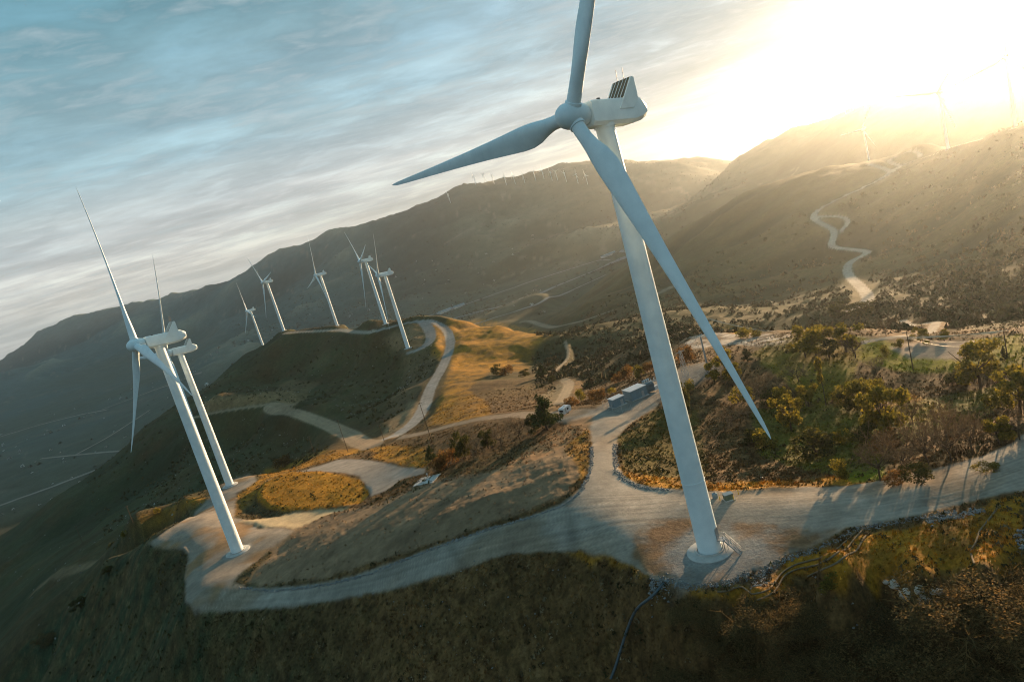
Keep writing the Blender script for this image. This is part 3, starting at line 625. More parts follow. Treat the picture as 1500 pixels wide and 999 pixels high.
#@@OBJECTS
# ------------------------------------------------------------------ mesh builder
class MB:
    def __init__(s): s.v = []; s.f = []
    def add(s, V, F):
        o = len(s.v); s.v += [tuple(p) for p in V]; s.f += [tuple(i + o for i in q) for q in F]; return s
    def box(s, c, d, rot=None, taper=1.0):
        hx, hy, hz = d[0] / 2, d[1] / 2, d[2] / 2
        P = [(sx * hx * (taper if sz > 0 else 1), sy * hy * (taper if sz > 0 else 1), sz * hz) for sz in (-1, 1) for sy in (-1, 1) for sx in (-1, 1)]
        P = [Vector(p) for p in P]
        if rot is not None: P = [rot @ p for p in P]
        P = [p + Vector(c) for p in P]
        return s.add(P, [(0, 2, 3, 1), (4, 5, 7, 6), (0, 1, 5, 4), (2, 6, 7, 3), (0, 4, 6, 2), (1, 3, 7, 5)])
    def tube(s, pts, rads, n=8, cap=True):
        pts = [Vector(p) for p in pts]; rads = rads if isinstance(rads, (list, tuple)) else [rads] * len(pts)
        base = len(s.v); ref = None
        for i, p in enumerate(pts):
            t = (pts[min(i + 1, len(pts) - 1)] - pts[max(i - 1, 0)]).normalized()
            if ref is None: ref = Vector((1, 0, 0)) if abs(t.x) < .8 else Vector((0, 1, 0))
            u = t.cross(ref).normalized(); w = t.cross(u); ref = -w if w.dot(ref) < 0 else w
            for k in range(n):
                a = 2 * math.pi * k / n; s.v.append(tuple(p + (u * math.cos(a) + w * math.sin(a)) * rads[i]))
        for i in range(len(pts) - 1):
            for k in range(n):
                a = base + i * n; s.f.append((a + k, a + (k + 1) % n, a + n + (k + 1) % n, a + n + k))
        if cap:
            s.f.append(tuple(base + k for k in range(n))[::-1]); e = base + (len(pts) - 1) * n; s.f.append(tuple(e + k for k in range(n)))
        return s
    def lathe(s, prof, n=32, axis='z', c=(0, 0, 0)):      # profile of (radius, height)
        base = len(s.v)
        for r, h in prof:
            for k in range(n):
                a = 2 * math.pi * k / n; p = (r * math.cos(a), r * math.sin(a), h)
                if axis == 'x': p = (h, r * math.cos(a), r * math.sin(a))
                s.v.append((p[0] + c[0], p[1] + c[1], p[2] + c[2]))
        for i in range(len(prof) - 1):
            for k in range(n):
                a = base + i * n; s.f.append((a + k, a + (k + 1) % n, a + n + (k + 1) % n, a + n + k))
        s.f.append(tuple(base + k for k in range(n))[::-1]); e = base + (len(prof) - 1) * n; s.f.append(tuple(e + k for k in range(n)))
        return s
    def loft(s, secs):
        base = len(s.v); n = len(secs[0])
        for q in secs: s.v += [tuple(p) for p in q]
        for i in range(len(secs) - 1):
            for k in range(n):
                a = base + i * n; s.f.append((a + k, a + (k + 1) % n, a + n + (k + 1) % n, a + n + k))
        s.f.append(tuple(base + k for k in range(n))[::-1]); e = base + (len(secs) - 1) * n; s.f.append(tuple(e + k for k in range(n)))
        return s
    def plate(s, poly, y0, y1):                            # outline in x-z given thickness in y
        n = len(poly)
        s.loft([[(x, y0, z) for x, z in poly], [(x, y1, z) for x, z in poly]]); return s
    def mesh(s, name, mat, smooth=None):
        me = bpy.data.meshes.new(name); me.from_pydata(s.v, [], s.f); me.materials.append(mat)
        bm = bmesh.new(); bm.from_mesh(me); bmesh.ops.recalc_face_normals(bm, faces=bm.faces); bm.to_mesh(me); bm.free()
        if smooth:
            me.polygons.foreach_set('use_smooth', np.ones(len(me.polygons), bool)); me.set_sharp_from_angle(angle=rad(smooth))
        return me
    def obj(s, name, mat, parent=None, smooth=None): return new_obj(name, s.mesh(name, mat, smooth), None, parent)
def copy_tree(o, parent=None):
    c = o.copy(); COL.objects.link(c); c.parent = parent
    if parent is not None: c.matrix_parent_inverse = o.matrix_parent_inverse.copy()
    for ch in [x for x in o.children]: copy_tree(ch, c)
    return c

# ------------------------------------------------------------------ materials
M_PAINT = material('turbine_paint', (.72, .83, .85), .40, .4, .09, .30, tint=(.74, .83, .835))
M_CONC = material('concrete', (.42, .41, .38), .85, .2, .18, .7, .3)
M_BRONZE = material('radiator_bronze', (.10, .075, .035), .45, .5)
M_STEEL = material('galvanised_steel', (.42, .43, .43), .45, .5, .12, 3.0, 0, .6)
M_DARKSTEEL = material('dark_steel', (.06, .06, .06), .5, .4)
M_WOOD = material('pole_wood', (.10, .062, .035), .9, .15, .3, 4.0)
M_INS = material('insulator', (.35, .33, .30), .3, .5)
M_WIRE = material('wire', (.55, .48, .36), .5, .5, metal=.6)
M_BOXG = material('cabinet_green', (.10, .14, .10), .5, .4, .15, 1.5)
M_TEAL = material('cabinet_blue_grey', (.17, .24, .27), .5, .4, .10, .8)
M_WHITE = material('white_paint', (.62, .60, .58), .45, .4, .08, 1.0)
M_GLASS = material('dark_window', (.02, .025, .03), .12, .6)
M_FENCE = material('fence_wire', (.13, .13, .12), .8, .1)
M_YELLOW = material('yellow_paint', (.60, .40, .03), .5, .4, .1, 3)
M_TYRE = material('tyre_rubber', (.02, .02, .02), .8, .2)
M_STRAW = material('straw_roll', (.17, .125, .075), .95, .1, .3, 3.0)
M_PIPE = material('drain_pipe', (.05, .075, .085), .4, .4, .2, 2)
M_ROCK = material('boulder_rock', (.52, .44, .36), .9, .2, .25, 1.2, .6, obj_var=.15)
M_RIPRAP = material('riprap_stone', (.20, .205, .20), .9, .2, .45, 1.1, .4)

# ------------------------------------------------------------------ wind turbines
HH, OV, RB, TILT = 78.64, 6.6, 56.6, rad(6)
def blade_mesh():
    def foil(c, th, tw, cx, z, rootf):
        pts = []
        for k in range(20):
            a = 2 * math.pi * k / 20
            x = .5 * (1 + math.cos(a))                                    # 1 leading .. 0 trailing
            s = 1 - x
            yt = 5 * th * (.2969 * math.sqrt(max(s, 0)) - .126 * s - .3516 * s * s + .2843 * s ** 3 - .1036 * s ** 4)
            yt = yt * (1 if math.sin(a) >= 0 else -.8)
            fy, fx = (x - .66) * c, yt * c
            cy, cxx = math.cos(a) * 1.12, math.sin(a) * 1.12
            Y = fy * (1 - rootf) + cy * rootf; X = fx * (1 - rootf) + cxx * rootf
            Yr = Y * math.cos(tw) - X * math.sin(tw); Xr = Y * math.sin(tw) + X * math.cos(tw)
            pts.append((Xr + cx, Yr, z))
        return pts
    secs = []
    for z, c, th, tw, rf in ((1.4, 2.3, 1, 0, 1), (3.2, 2.3, 1, 0, 1), (4.6, 2.5, .8, 10, .85), (6.4, 3.2, .6, 12, .5), (8.4, 3.9, .45, 13, .2), (10.6, 4.15, .36, 12, .05), (13, 4.05, .31, 10.5, 0), (17, 3.6, .27, 8.5, 0), (22, 3.05, .25, 6.5, 0), (28, 2.5, .23, 4.6, 0), (34, 2.05, .21, 3.0, 0), (40, 1.65, .19, 1.8, 0), (46, 1.28, .18, .9, 0), (51, .98, .17, .3, 0), (54.4, .70, .16, 0, 0), (56, .38, .16, 0, 0), (56.6, .10, .16, 0, 0)):
        secs.append(foil(c, th, rad(tw), 2.0 * (z / RB) ** 2, z, rf))
    return MB().loft(secs).mesh('blade', M_PAINT, 50)
def nacelle_mesh():
    def sec(x, w, zt, zb, ch):
        return [(x, -w, zb + ch * 1.3), (x, -w, zt - ch), (x, -w + ch * .35, zt - ch * .3), (x, -w + ch, zt), (x, w - ch, zt), (x, w - ch * .35, zt - ch * .3), (x, w, zt - ch), (x, w, zb + ch * 1.3), (x, w - ch * 1.1, zb), (x, -w + ch * 1.1, zb)]
    return MB().loft([sec(3.7, 1.55, 1.5, -1.6, .5), sec(3.5, 1.8, 1.85, -1.95, .5), sec(2.6, 1.92, 1.95, -2.05, .45), (sec(-5.8, 1.95, 2.0, -2.05, .45)), sec(-7.4, 1.93, 1.95, -1.75, .5), sec(-8.9, 1.7, 1.1, -1.15, .5), sec(-9.1, 1.5, .9, -.95, .5)]).mesh('nacelle', M_PAINT, 35)
FIN = [(-2.3, .2), (-5.4, .2), (-6.7, 1.5), (-6.7, 2.6), (-6.45, 4.95), (-6.2, 5.15), (-5.75, 5.1)]
def build_turbine():
    root = empty('wind_turbine', (0, 0, 0))
    MB().lathe([(2.15, -.6), (2.15, .25), (2.13, .5), (2.06, 12), (1.92, 30), (1.76, 50), (1.62, 66), (1.52, 76.5), (1.52, 76.9)], 40).obj('tower', M_PAINT, root, 40)
    fl = [(2.075, 14.0), (1.86, 39.0), (1.63, 64.5)]
    for r_, z_ in fl: MB().lathe([(r_ - .06, z_ - .10), (r_ + .025, z_ - .09), (r_ + .025, z_ + .09), (r_ - .06, z_ + .10)], 40).obj('flange_ring', M_PAINT, root, 30)
    MB().lathe([(4.25, -1.2), (4.25, .10), (4.05, .22), (2.7, .30), (2.62, .52), (2.4, .54), (2.4, .2)], 48).obj('foundation', M_CONC, root, 30)
    nac = new_obj('nacelle', nacelle_mesh(), None, root); nac.location = (0, 0, HH); nac.rotation_euler = (0, -TILT, 0)
    yr = MB().lathe([(1.75, 76.4), (1.75, 76.95)], 32).obj('yaw_ring', M_PAINT, root, 30)
    for s in (-1, 1):
        y = 2.0 * s; MB().plate(FIN, y - .09, y + .09).obj('cooler_fin', M_PAINT, nac)
    r = MB().plate([(-3.55, 2.02), (-3.75, 1.98), (-6.05, 5.0), (-5.85, 5.06)], -1.85, 1.85).obj('radiator', M_BRONZE, nac)
    for y in (-1.25, -.42, .42, 1.25):
        MB().tube([(-3.45, y, 2.0), (-5.8, y, 5.12)], .055, 6).obj('radiator_rail', M_PAINT, nac)
    MB().tube([(-5.9, -1.88, 5.08), (-5.9, 1.88, 5.08)], .09, 6).obj('cooler_top_rail', M_BRONZE, nac)
    for y in (-.7, .75):
        MB().tube([(-5.6, y, 4.9), (-5.6, y, 6.9)], .045, 5).obj('weather_mast', M_DARKSTEEL, nac)
    MB().box((1.4, 1.2, 2.08), (.5, .3, .3)).obj('roof_lamp', M_DARKSTEEL, nac)
    hub = MB().lathe([(1.55, OV - 2.75), (1.75, OV - 2.6), (1.98, OV - 1.6), (2.08, OV - .2), (2.05, OV + .7), (1.85, OV + 1.5), (1.4, OV + 2.2), (.8, OV + 2.65), (.25, OV + 2.82), (.05, OV + 2.84)], 36, 'x').obj('hub', M_PAINT, root, 45)
    hub.location = (0, 0, HH); hub.rotation_euler = (0, -TILT, 0)
    col = MB().lathe([(1.3, .9), (1.3, 2.12), (1.14, 2.16)], 28).mesh('blade_collar', M_PAINT, 40)
    bm_ = blade_mesh()
    for k in range(3):
        b = new_obj('blade', bm_, None, root); c = new_obj('blade_collar', col, None, b)
    return root
def set_rotor(root, ph):
    bl = [c for c in root.children if c.name.split('.')[0] == 'blade']
    for k, b in enumerate(bl):
        th = rad(ph) + k * 2 * math.pi / 3
        b.matrix_local = Matrix.Translation((0, 0, HH)) @ Matrix.Rotation(-TILT, 4, 'Y') @ Matrix.Translation((OV, 0, 0)) @ Matrix.Rotation(th, 4, 'X')
PROTO = build_turbine()
TLAB = {
 'M': 'huge white wind turbine in the foreground with an access stair at its foot',
 'A': 'second largest white turbine, on the pale pad ending the ridge road',
 'B': 'white turbine just behind the left pad turbine, one blade rising above its hub',
 'C': 'white turbine in the bend of the loop road on the middle ridge',
 'D': 'white turbine directly behind and left of the loop road turbine on the middle ridge',
 'E': 'white turbine in the centre of the middle ridge row with a short blade pointing left',
 'F': 'white turbine at the left end of the pale track along the middle ridge',
 'G': 'white turbine whose base is hidden behind the dark shoulder of the middle ridge',
 'N': 'hazy turbine by the road loop at the left end of the right hand ridge',
 'O': 'hazy turbine in the middle of the three on the right hand ridge',
 'P': 'faint turbine lost in the sun glare at the right edge of the picture'}
a_, t_ = ray(366.5, 454); rG = 1420.0
TURB.append(('G', rG * math.sin(a_), rG * math.cos(a_), ZC + t_ * rG - HH - .7, 213, 17))
for n, px, py, yaw, ph in (('N', 1273, 235, 214, -28), ('O', 1389, 219, 216, -40), ('P', 1488, 186, 220, -14)):
    p = G1.hit(px, py, 700); TURB.append((n, p[0], p[1], p[2], yaw, ph))
for i, (n, x, y, z, yaw, ph) in enumerate(TURB):
    o = PROTO if i == 0 else copy_tree(PROTO)
    o.location = (x, y, z); o.rotation_euler = (0, 0, rad(yaw)); set_rotor(o, ph)
    tag(o, TLAB[n], 'wind turbine', 'white wind turbines on the ridges')
# stair and door of the nearest one
def build_stair(root, loc):
    d = Vector((loc[0], loc[1], 0)) - root.location; d.z = 0; L = d.length; ang = math.atan2(d.y, d.x) - root.rotation_euler.z
    R = Matrix.Rotation(ang, 4, 'Z')
    def put(o): o.parent = root; o.matrix_local = R; return o
    st = MB(); h = 2.6; x0, x1 = 3.3, L
    for s in (-.45, .45):
        st.box(((x0 + x1) / 2, s, h / 2 + .05), (math.hypot(x1 - x0, h), .08, .22), Matrix.Rotation(math.atan2(h, x1 - x0), 3, 'Y'))
    st.box((2.75, 0, h), (1.3, 1.3, .1))
    for x, y in ((2.6, .55), (2.6, -.55), (3.3, .55), (3.3, -.55)): st.tube([(x, y, .1), (x, y, h)], .05, 6)
    stair = put(st.obj('access_stair', M_STEEL))
    n = 11
    tm = MB().box((0, 0, 0), (.30, .85, .04)).mesh('stair_tread', M_STEEL)
    for k in range(n):
        t = new_obj('stair_tread', tm, None, stair); f = (k + .5) / n; t.location = (x0 + (x1 - x0) * f, 0, h * (1 - f) + .02)
    for s in (-.5, .5):
        hr = MB().tube([(2.15, s * 1.2, h + 1.05), (x0, s, h + 1.05), (x1, s, 1.0)], .05, 6)
        hr.tube([(2.15, s * 1.2, h + .55), (x0, s, h + .55), (x1, s, .5)], .035, 6)
        for f in (0, .33, .66, 1): hr.tube([(x0 + (x1 - x0) * f, s, h * (1 - f)), (x0 + (x1 - x0) * f, s, h * (1 - f) + 1.0)], .04, 6)
        new_obj('handrail', hr.mesh('handrail', M_STEEL), None, stair)
    dr = put(MB().plate([(-.5, h + .05), (.5, h + .05), (.5, h + 1.9), (.3, h + 2.2), (-.3, h + 2.2), (-.5, h + 1.9)], -.06, .06).obj('tower_door', M_STEEL))
    dr.matrix_local = R @ Matrix.Translation((2.13, 0, 0)) @ Matrix.Rotation(math.pi / 2, 4, 'Z')
build_stair(PROTO, G1.hit(1086, 811))
# far row on the mountain crest: a few pixels each
def tiny_mesh(ph):
    mb = MB().tube([(0, 0, -8), (0, 0, 76)], [2.4, 1.6], 8).box((-2.5, 0, 78), (11, 3.8, 3.8)).lathe([(1.9, 4), (1.9, 7), (.4, 9)], 10, 'x', (0, 0, 78))
    for k in range(3):
        a = rad(ph + 120 * k); u = Vector((0, -math.sin(a), math.cos(a)))
        c = Vector((6.5, 0, 78)); mb.tube([c + u * 1.5, c + u * 9, c + u * 50], [.9, 1.6, .35], 5)
    return mb.mesh('wind_turbine', M_PAINT, 40)
TINY = [tiny_mesh(p) for p in (8, 41, 75, 100)]
FAR = [(697,269,'leftmost of the tiny turbines along the far mountain crest'), (711,266,0), (724,268,0), (742,270,0), (755,268.5,0), (769,267,0), (785,263.5,0), (797,261,0), (809,263.5,0), (817,263,0), (830,265,0), (847,267.5,0), (861,269,'rightmost of the tiny turbines, left of the big tower on the far crest'),
       (660,296,'lone tiny turbine on the mountain flank below and left of the crest row'), (1239,166,'pale small turbine on the hazy hill skyline, left of the pair there'), (1250,161,'pale small turbine on the hazy hill skyline, right of the pair there'), (1267,156,'faint small turbine up the hazy skyline, behind the turbine by the road loop')]
ORD = 'first second third fourth fifth sixth seventh eighth ninth tenth eleventh twelfth thirteenth'.split()
for i, (px, py, lab) in enumerate(FAR):
    p = G1.hit(px, py + 1.5, 1800); o = new_obj('wind_turbine', TINY[i % 4]); o.location = p; o.rotation_euler = (0, 0, rad(205 + 15 * math.sin(i * 2.3))); o.scale = (.72,) * 3
    tag(o, lab or ORD[i] + ' from the left of the tiny turbines along the far mountain crest', 'wind turbine', 'tiny turbines on the far crest' if i < 13 else 'small turbines on the far hills')
#@@MORE
#@@MORE
def gp(px, py, rmin=60.0): return G1.hit(px, py, rmin)
def size_at(p, hpx):                   # height in metres of something hpx tall in the photograph that stands at p
    d = math.sqrt(p[0] ** 2 + p[1] ** 2 + (p[2] - ZC) ** 2); dep = math.atan2(ZC - p[2], math.hypot(p[0], p[1]))
    return hpx * d / F_PX / max(.6, math.cos(dep))
# ------------------------------------------------------------------ utility poles and wires
def pole(base, top_px, label, group='wooden utility poles along the tracks', arm=2.4, azim=None, mat=None, kind='utility_pole', thick=.17):
    h = None; p = base
    # height from the photograph: the point above the base that projects nearest to the traced top
    best = min(((proj(p[0], p[1], p[2] + k * .25)[1] - top_px[1]) ** 2, k * .25) for k in range(8, 160)); h = best[1]
    az = math.atan2(p[0], p[1]) if azim is None else azim
    root = empty(kind, p, -az, label=label, cat='utility pole', group=group)
    MB().tube([(0, 0, -.6), (0, 0, h)], [thick, thick * .72], 10).obj('pole', mat or M_WOOD, root, 60)
    if arm:
        ca = MB().box((0, .14, h - .5), (arm, .12, .14)).obj('crossarm', M_WOOD, root)
        im = MB().lathe([(.05, 0), (.09, .06), (.05, .12), (.09, .18), (.04, .26)], 8).mesh('insulator', M_INS)
        for x in (-arm * .46, 0, arm * .46):
            i = new_obj('insulator', im, None, ca); i.location = (x, .14, h - .43)
    return root, h
def wire(a, b, sag, name, label, group, r=.03):
    pts = [Vector(a).lerp(Vector(b), t / 20) - Vector((0, 0, sag * 4 * (t / 20) * (1 - t / 20))) for t in range(21)]
    o = MB().tube(pts, r, 4).obj(name, M_WIRE); tag(o, label, 'power line', group); return o
POLES = [((633,648),(613,590),'tall wooden pole standing at the edge of the curving hill road, before the hedge'),
 ((510,662),(493,616),'wooden pole at the top of the golden strip, left of the road junction'),
 ((461,665),(452,639),'short wooden pole on the dark slope left of the road junction'),
 ((563,646),(554,622),'small wooden pole right beside the road junction'),
 ((868,567),(861,541),'left one of two slim poles beyond the bushes by the substation'),
 ((890,575),(878,531),'right one of two slim poles beyond the bushes by the substation'),
 ((196,768),(189,741),'thin pole on the dark flank beyond the left pad'),
 ((121,795),(111,770),'thin pole standing farthest down the dark left flank'),
 ((545,487),(540,466),'small mast on the crest of the middle ridge')]
for b, t, lab in POLES:
    p = gp(*b); pole(p, t, lab, arm=1.8 if b[0] > 480 else 1.5)
pa = gp(1338, 543); ra, ha = pole(pa, (1327, 485), 'tall dark wooden pole on the sunlit lawn carrying wires to the right', azim=rad(28))
pb = gp(1476, 524); rb, hb = pole(pb, (1470, 485), 'wooden pole at the right edge where bright wires meet', azim=rad(20))
pc = np.array([pb[0] - 30, pb[1] + 210, 0]); pc[2] = float(G1.at(pc[0], pc[1])); rc, hc = pole(pc, proj(pc[0], pc[1], pc[2] + 11), 'distant wooden pole in the brush beyond the right hand pole', azim=rad(20))
for k, off in enumerate((-1.1, 0, 1.1)):
    A = (pa[0] + off * math.cos(rad(28)), pa[1] - off * math.sin(rad(28)), pa[2] + ha - .15 - 1.25 * k); B = (pb[0] + off * math.cos(rad(20)), pb[1] - off * math.sin(rad(20)), pb[2] + hb - .15 - 1.0 * k)
    wire(A, B, 1.6 + .5 * k, 'power_line', ('upper', 'middle', 'lower')[k] + ' wire sagging from the lawn pole to the right hand pole', 'wires between the lawn poles', .05)
for k, off in enumerate((-1.1, 0, 1.1)):
    B = (pb[0] + off, pb[1], pb[2] + hb - .15); Cc = (pc[0] + off, pc[1], pc[2] + hc - .15)
    wire(B, Cc, 6 + k, 'power_line', ('left', 'middle', 'right')[k] + ' of the three glinting wires running back from the right hand pole', 'glinting wires beyond the right hand pole', .07)
ps = gp(1038, 544); pole(ps, (1027, 493), 'thick grey steel pole beside the substation, right of the turbine tower', None, 0, None, M_STEEL, 'steel_pole', .42)

# ------------------------------------------------------------------ substation, trailer and roadside boxes
sA, sB = gp(890, 592), gp(1000, 552); RD = math.atan2(sB[1] - sA[1], sB[0] - sA[0])
def cabin(px, py, L, W, Hh, mat, roofmat, label, rz, kind='equipment_cabin', cat='cabin', ribs=4):
    p = gp(px, py); r = empty(kind, p, rz, label=label, cat=cat)
    b = MB().box((0, 0, Hh / 2 - .2), (L, W, Hh + .4)).obj('body', mat, r)
    MB().box((0, 0, Hh + .1), (L + .3, W + .3, .2)).obj('roof', roofmat, r)
    MB().box((0, 0, .08), (L + .8, W + .8, .3)).obj('base_slab', M_CONC, r)
    MB().box((L * .22, -W / 2 - .02, 1.1), (1.1, .06, 2.0)).obj('door', M_STEEL, r)
    rm = MB().box((0, 0, 0), (.1, .05, Hh - .3)).mesh('rib', mat)
    for k in range(ribs):
        q = new_obj('rib', rm, None, r); q.location = (-L / 2 + (k + .5) * L / ribs, -W / 2 - .025, Hh / 2)
    return r
cabin(905, 594, 4.6, 3.0, 2.9, M_TEAL, M_WHITE, 'small blue grey cabin with white roof at the near end of the substation', RD)
cabin(932, 582, 6.6, 4.6, 3.4, M_TEAL, M_WHITE, 'long blue grey control house in the middle of the substation', RD, 'control_house', 'building', 7)
p = gp(951, 574); tr = empty('transformer', p, RD, label='grey power transformer with finned radiators and bushings behind the control house', cat='transformer')
MB().box((0, 0, 1.9), (3.0, 2.2, 3.4)).obj('tank', M_TEAL, tr)
fm = MB().box((0, 0, 0), (.12, .9, 2.6)).mesh('radiator_fin', M_TEAL)
for s in (-1, 1):
    for k in range(7):
        f = new_obj('radiator_fin', fm, None, tr); f.location = (-1.2 + .4 * k, s * 1.55, 1.9)
bm2 = MB().lathe([(.12, 0), (.2, .15), (.12, .3), (.2, .45), (.12, .6), (.2, .75), (.1, .9), (.05, 1.3)], 8).mesh('bushing', M_WHITE)
for k in range(3):
    f = new_obj('bushing', bm2, None, tr); f.location = (-.9 + .9 * k, 0, 3.6)
MB().tube([(-1.4, .6, 4.1), (1.4, .6, 4.1)], .42, 12).obj('conservator', M_TEAL, tr, 50)
p = gp(962, 572); sw = empty('switchgear', p, RD, label='white switchgear frame with insulators beside the turbine tower', cat='switchgear')
for x in (-1.6, 1.6): MB().tube([(x, 0, -.2), (x, 0, 3.6)], .12, 6).obj('post', M_STEEL, sw)
MB().box((0, 0, 3.6), (4.2, .25, .25)).obj('beam', M_STEEL, sw)
for k in range(3):
    f = new_obj('insulator', bm2, None, sw); f.location = (-1.3 + 1.3 * k, 0, 3.7)
MB().box((0, 0, 1.2), (2.6, 1.0, 1.4)).obj('breaker_tank', M_WHITE, sw)
# lattice gantry right of the tower
def lattice(px, py, h, w, label):
    p = gp(px, py); r = empty('lattice_tower', p, RD, label=label, cat='lattice tower')
    c = [(-1, -1), (1, -1), (1, 1), (-1, 1)]
    for x, y in c: MB().tube([(x * w, y * w, -.3), (x * w * .3, y * w * .3, h)], .09, 4).obj('leg', M_STEEL, r)
    br = MB(); n = 6
    for k in range(n):
        f0, f1 = 1 - .7 * k / n, 1 - .7 * (k + 1) / n; z0, z1 = h * k / n, h * (k + 1) / n
        for i in range(4):
            a, b = c[i], c[(i + 1) % 4]
            br.tube([(a[0] * w * f0, a[1] * w * f0, z0), (b[0] * w * f1, b[1] * w * f1, z1)], .05, 3); br.tube([(b[0] * w * f0, b[1] * w * f0, z0), (a[0] * w * f1, a[1] * w * f1, z1)], .05, 3)
    br.obj('bracing', M_STEEL, r); MB().box((0, 0, h - .6), (w * 3.2, .2, .2)).obj('crossarm', M_STEEL, r)
lattice(1006, 556, 11, 1.0, 'grey lattice mast in the substation yard right of the turbine tower')
# chain link fence round the yard
def fence():
    P = lay([(884, 597), (905, 606), (940, 600), (975, 580), (1022, 560), (1056, 540), (1030, 532), (985, 548), (935, 567), (890, 590), (884, 597)], 6)
    P[:, 2] = G1.at(P[:, 0], P[:, 1]); r = empty('chain_link_fence', P[0], 0, label='chain link fence on steel posts around the substation yard', cat='fence')
    o = P[0]; pm = MB().tube([(0, 0, -.3), (0, 0, 2.3)], .05, 5).mesh('fence_post', M_STEEL)
    s = 0; last = None; mb = MB()
    for a, b in zip(P[:-1], P[1:]):
        L = np.hypot(*(b - a)[:2]); s += L
        if last is None or s > 2.6:
            q = new_obj('fence_post', pm, None, r); q.location = a - o; s = 0; last = a
        for k in range(8):
            z = .15 + 2.0 * k / 7; mb.tube([a - o + np.array([0, 0, z]), b - o + np.array([0, 0, z])], .012 if k not in (0, 7) else .035, 3, False)
        m = max(1, int(L / .6))
        for k in range(m):
            c = a + (b - a) * k / m - o; mb.tube([c + np.array([0, 0, .1]), c + np.array([0, 0, 2.2])], .010, 3, False)
    f = mb.obj('wire_mesh', M_FENCE, r); f['kind'] = 'stuff'
fence()
def trailer():
    p = gp(829, 606); r = empty('camper_trailer', p, rad(50), label='small white camper trailer with a dark rear window beside the pine', cat='trailer')
    b = MB().loft([[(-2.2, y, .6), (-2.2, y, 2.2), (-1.9, y, 2.7), (1.6, y, 2.75), (2.1, y, 2.5), (2.4, y, 1.9), (2.3, y, .9), (2.0, y, .6)] for y in (-1.15, 1.15)]).obj('body', M_WHITE, r)
    MB().box((-2.22, 0, 1.85), (.05, 1.5, .7)).obj('rear_window', M_GLASS, r)
    MB().box((.3, -1.17, 1.85), (1.0, .05, .6)).obj('side_window', M_GLASS, r)
    MB().box((-1.1, -1.17, 1.55), (.65, .05, 1.75)).obj('door', M_STEEL, r)
    for y in (-1.0, 1.0):
        w = MB().lathe([(.1, -.1), (.33, -.1), (.35, 0), (.33, .1), (.1, .1)], 16).obj('wheel', M_TYRE, r); w.rotation_euler = (math.pi / 2, 0, 0); w.location = (.0, y, .35)
    MB().tube([(2.2, 0, .6), (3.3, 0, .5), (3.3, 0, .0)], .06, 6).obj('tow_hitch', M_STEEL, r)
    MB().box((.2, 0, 2.85), (.7, .7, .2)).obj('roof_vent', M_WHITE, r)
trailer()
def roadside():
    p = gp(1068, 732); r = empty('pad_transformer', p, rad(4), label='green metal transformer box on the road edge behind the big tower', cat='transformer box')
    MB().box((0, 0, .05), (2.1, 1.9, .3)).obj('base_slab', M_CONC, r)
    MB().box((0, .1, .75), (1.75, 1.3, 1.15)).obj('cabinet', M_BOXG, r); MB().box((0, .1, 1.36), (1.85, 1.4, .1)).obj('lid', M_TEAL, r)
    for x in (-.44, .44): MB().box((x, -.57, .72), (.80, .05, 1.0)).obj('door', M_BOXG, r)
    q = gp(1048, 729); c = empty('round_tank', q, 0, label='small round blue grey tank left of the green transformer box', cat='tank')
    MB().lathe([(.55, -.1), (.58, .1), (.58, .9), (.5, 1.02), (.2, 1.1), (.15, 1.2)], 20).obj('tank', M_TEAL, c, 40); MB().lathe([(.18, 1.18), (.18, 1.26)], 12).obj('cap', M_DARKSTEEL, c)
    bm_ = MB().lathe([(.08, -.3), (.08, 1.05), (.05, 1.12)], 10).mesh('bollard', M_YELLOW, 40)
    for k, (x, y, l) in enumerate(((1055, 733.5, 'yellow bollard between the round tank and the green box'), (1075.5, 733, 'yellow bollard in front of the right corner of the green box'), (1082, 724, 'yellow bollard standing behind the right side of the green box'))):
        b = new_obj('bollard', bm_); b.location = gp(x, y); tag(b, l, 'bollard', 'bollards round the green transformer box')
roadside()
def slab():
    P = [gp(*q) for q in ((605, 713), (616, 701), (646, 694), (634, 707))]; c = np.mean(P, 0)
    r = empty('concrete_slab', c, 0, label='pale concrete slab with a small marker post on the brown slope below the hedge', cat='slab')
    z = .12
    MB().loft([[(q[0] - c[0], q[1] - c[1], float(G1.at(q[0], q[1])) - c[2] + zz) for q in P] for zz in (-.9, .22)]).obj('slab', M_CONC, r)
    q = gp(627, 700) - c; z = q[2]; MB().tube([(q[0], q[1], z - .5), (q[0], q[1], z + 1.6)], .08, 6).obj('marker_post', M_WHITE, r)
    MB().box((q[0], q[1], z + 1.5), (.5, .1, .5)).obj('marker_sign', M_WHITE, r)
slab()
# ------------------------------------------------------------------ straw rolls, drain pipe, boulders, ditch stones
def along(pts, name, mat, r, label, cat, group=None, lift=.0, n=8):
    P = lay(pts, 4); P[:, 2] = G1.at(P[:, 0], P[:, 1]) + r * .6 + lift; P = smooth_line(P, 1)
    tag(MB().tube([tuple(p) for p in P], r, n).obj(name, mat, None, 60), label, cat, group)
SG = 'straw erosion rolls on the berm'
along([(1055,882),(1090,872),(1150,851),(1197,823),(1228,800),(1254,779)], 'straw_roll', M_STRAW, .16, 'longest straw erosion roll, nearest the stone ditch', 'straw roll', SG)
along([(1110,880),(1150,858),(1181,844),(1215,823),(1236,806),(1264,776)], 'straw_roll', M_STRAW, .16, 'middle straw erosion roll running down the golden berm', 'straw roll', SG)
along([(1186,859),(1200,844),(1228,829),(1254,807),(1269,784)], 'straw_roll', M_STRAW, .16, 'lowest straw erosion roll, ending by the small green bush', 'straw roll', SG)
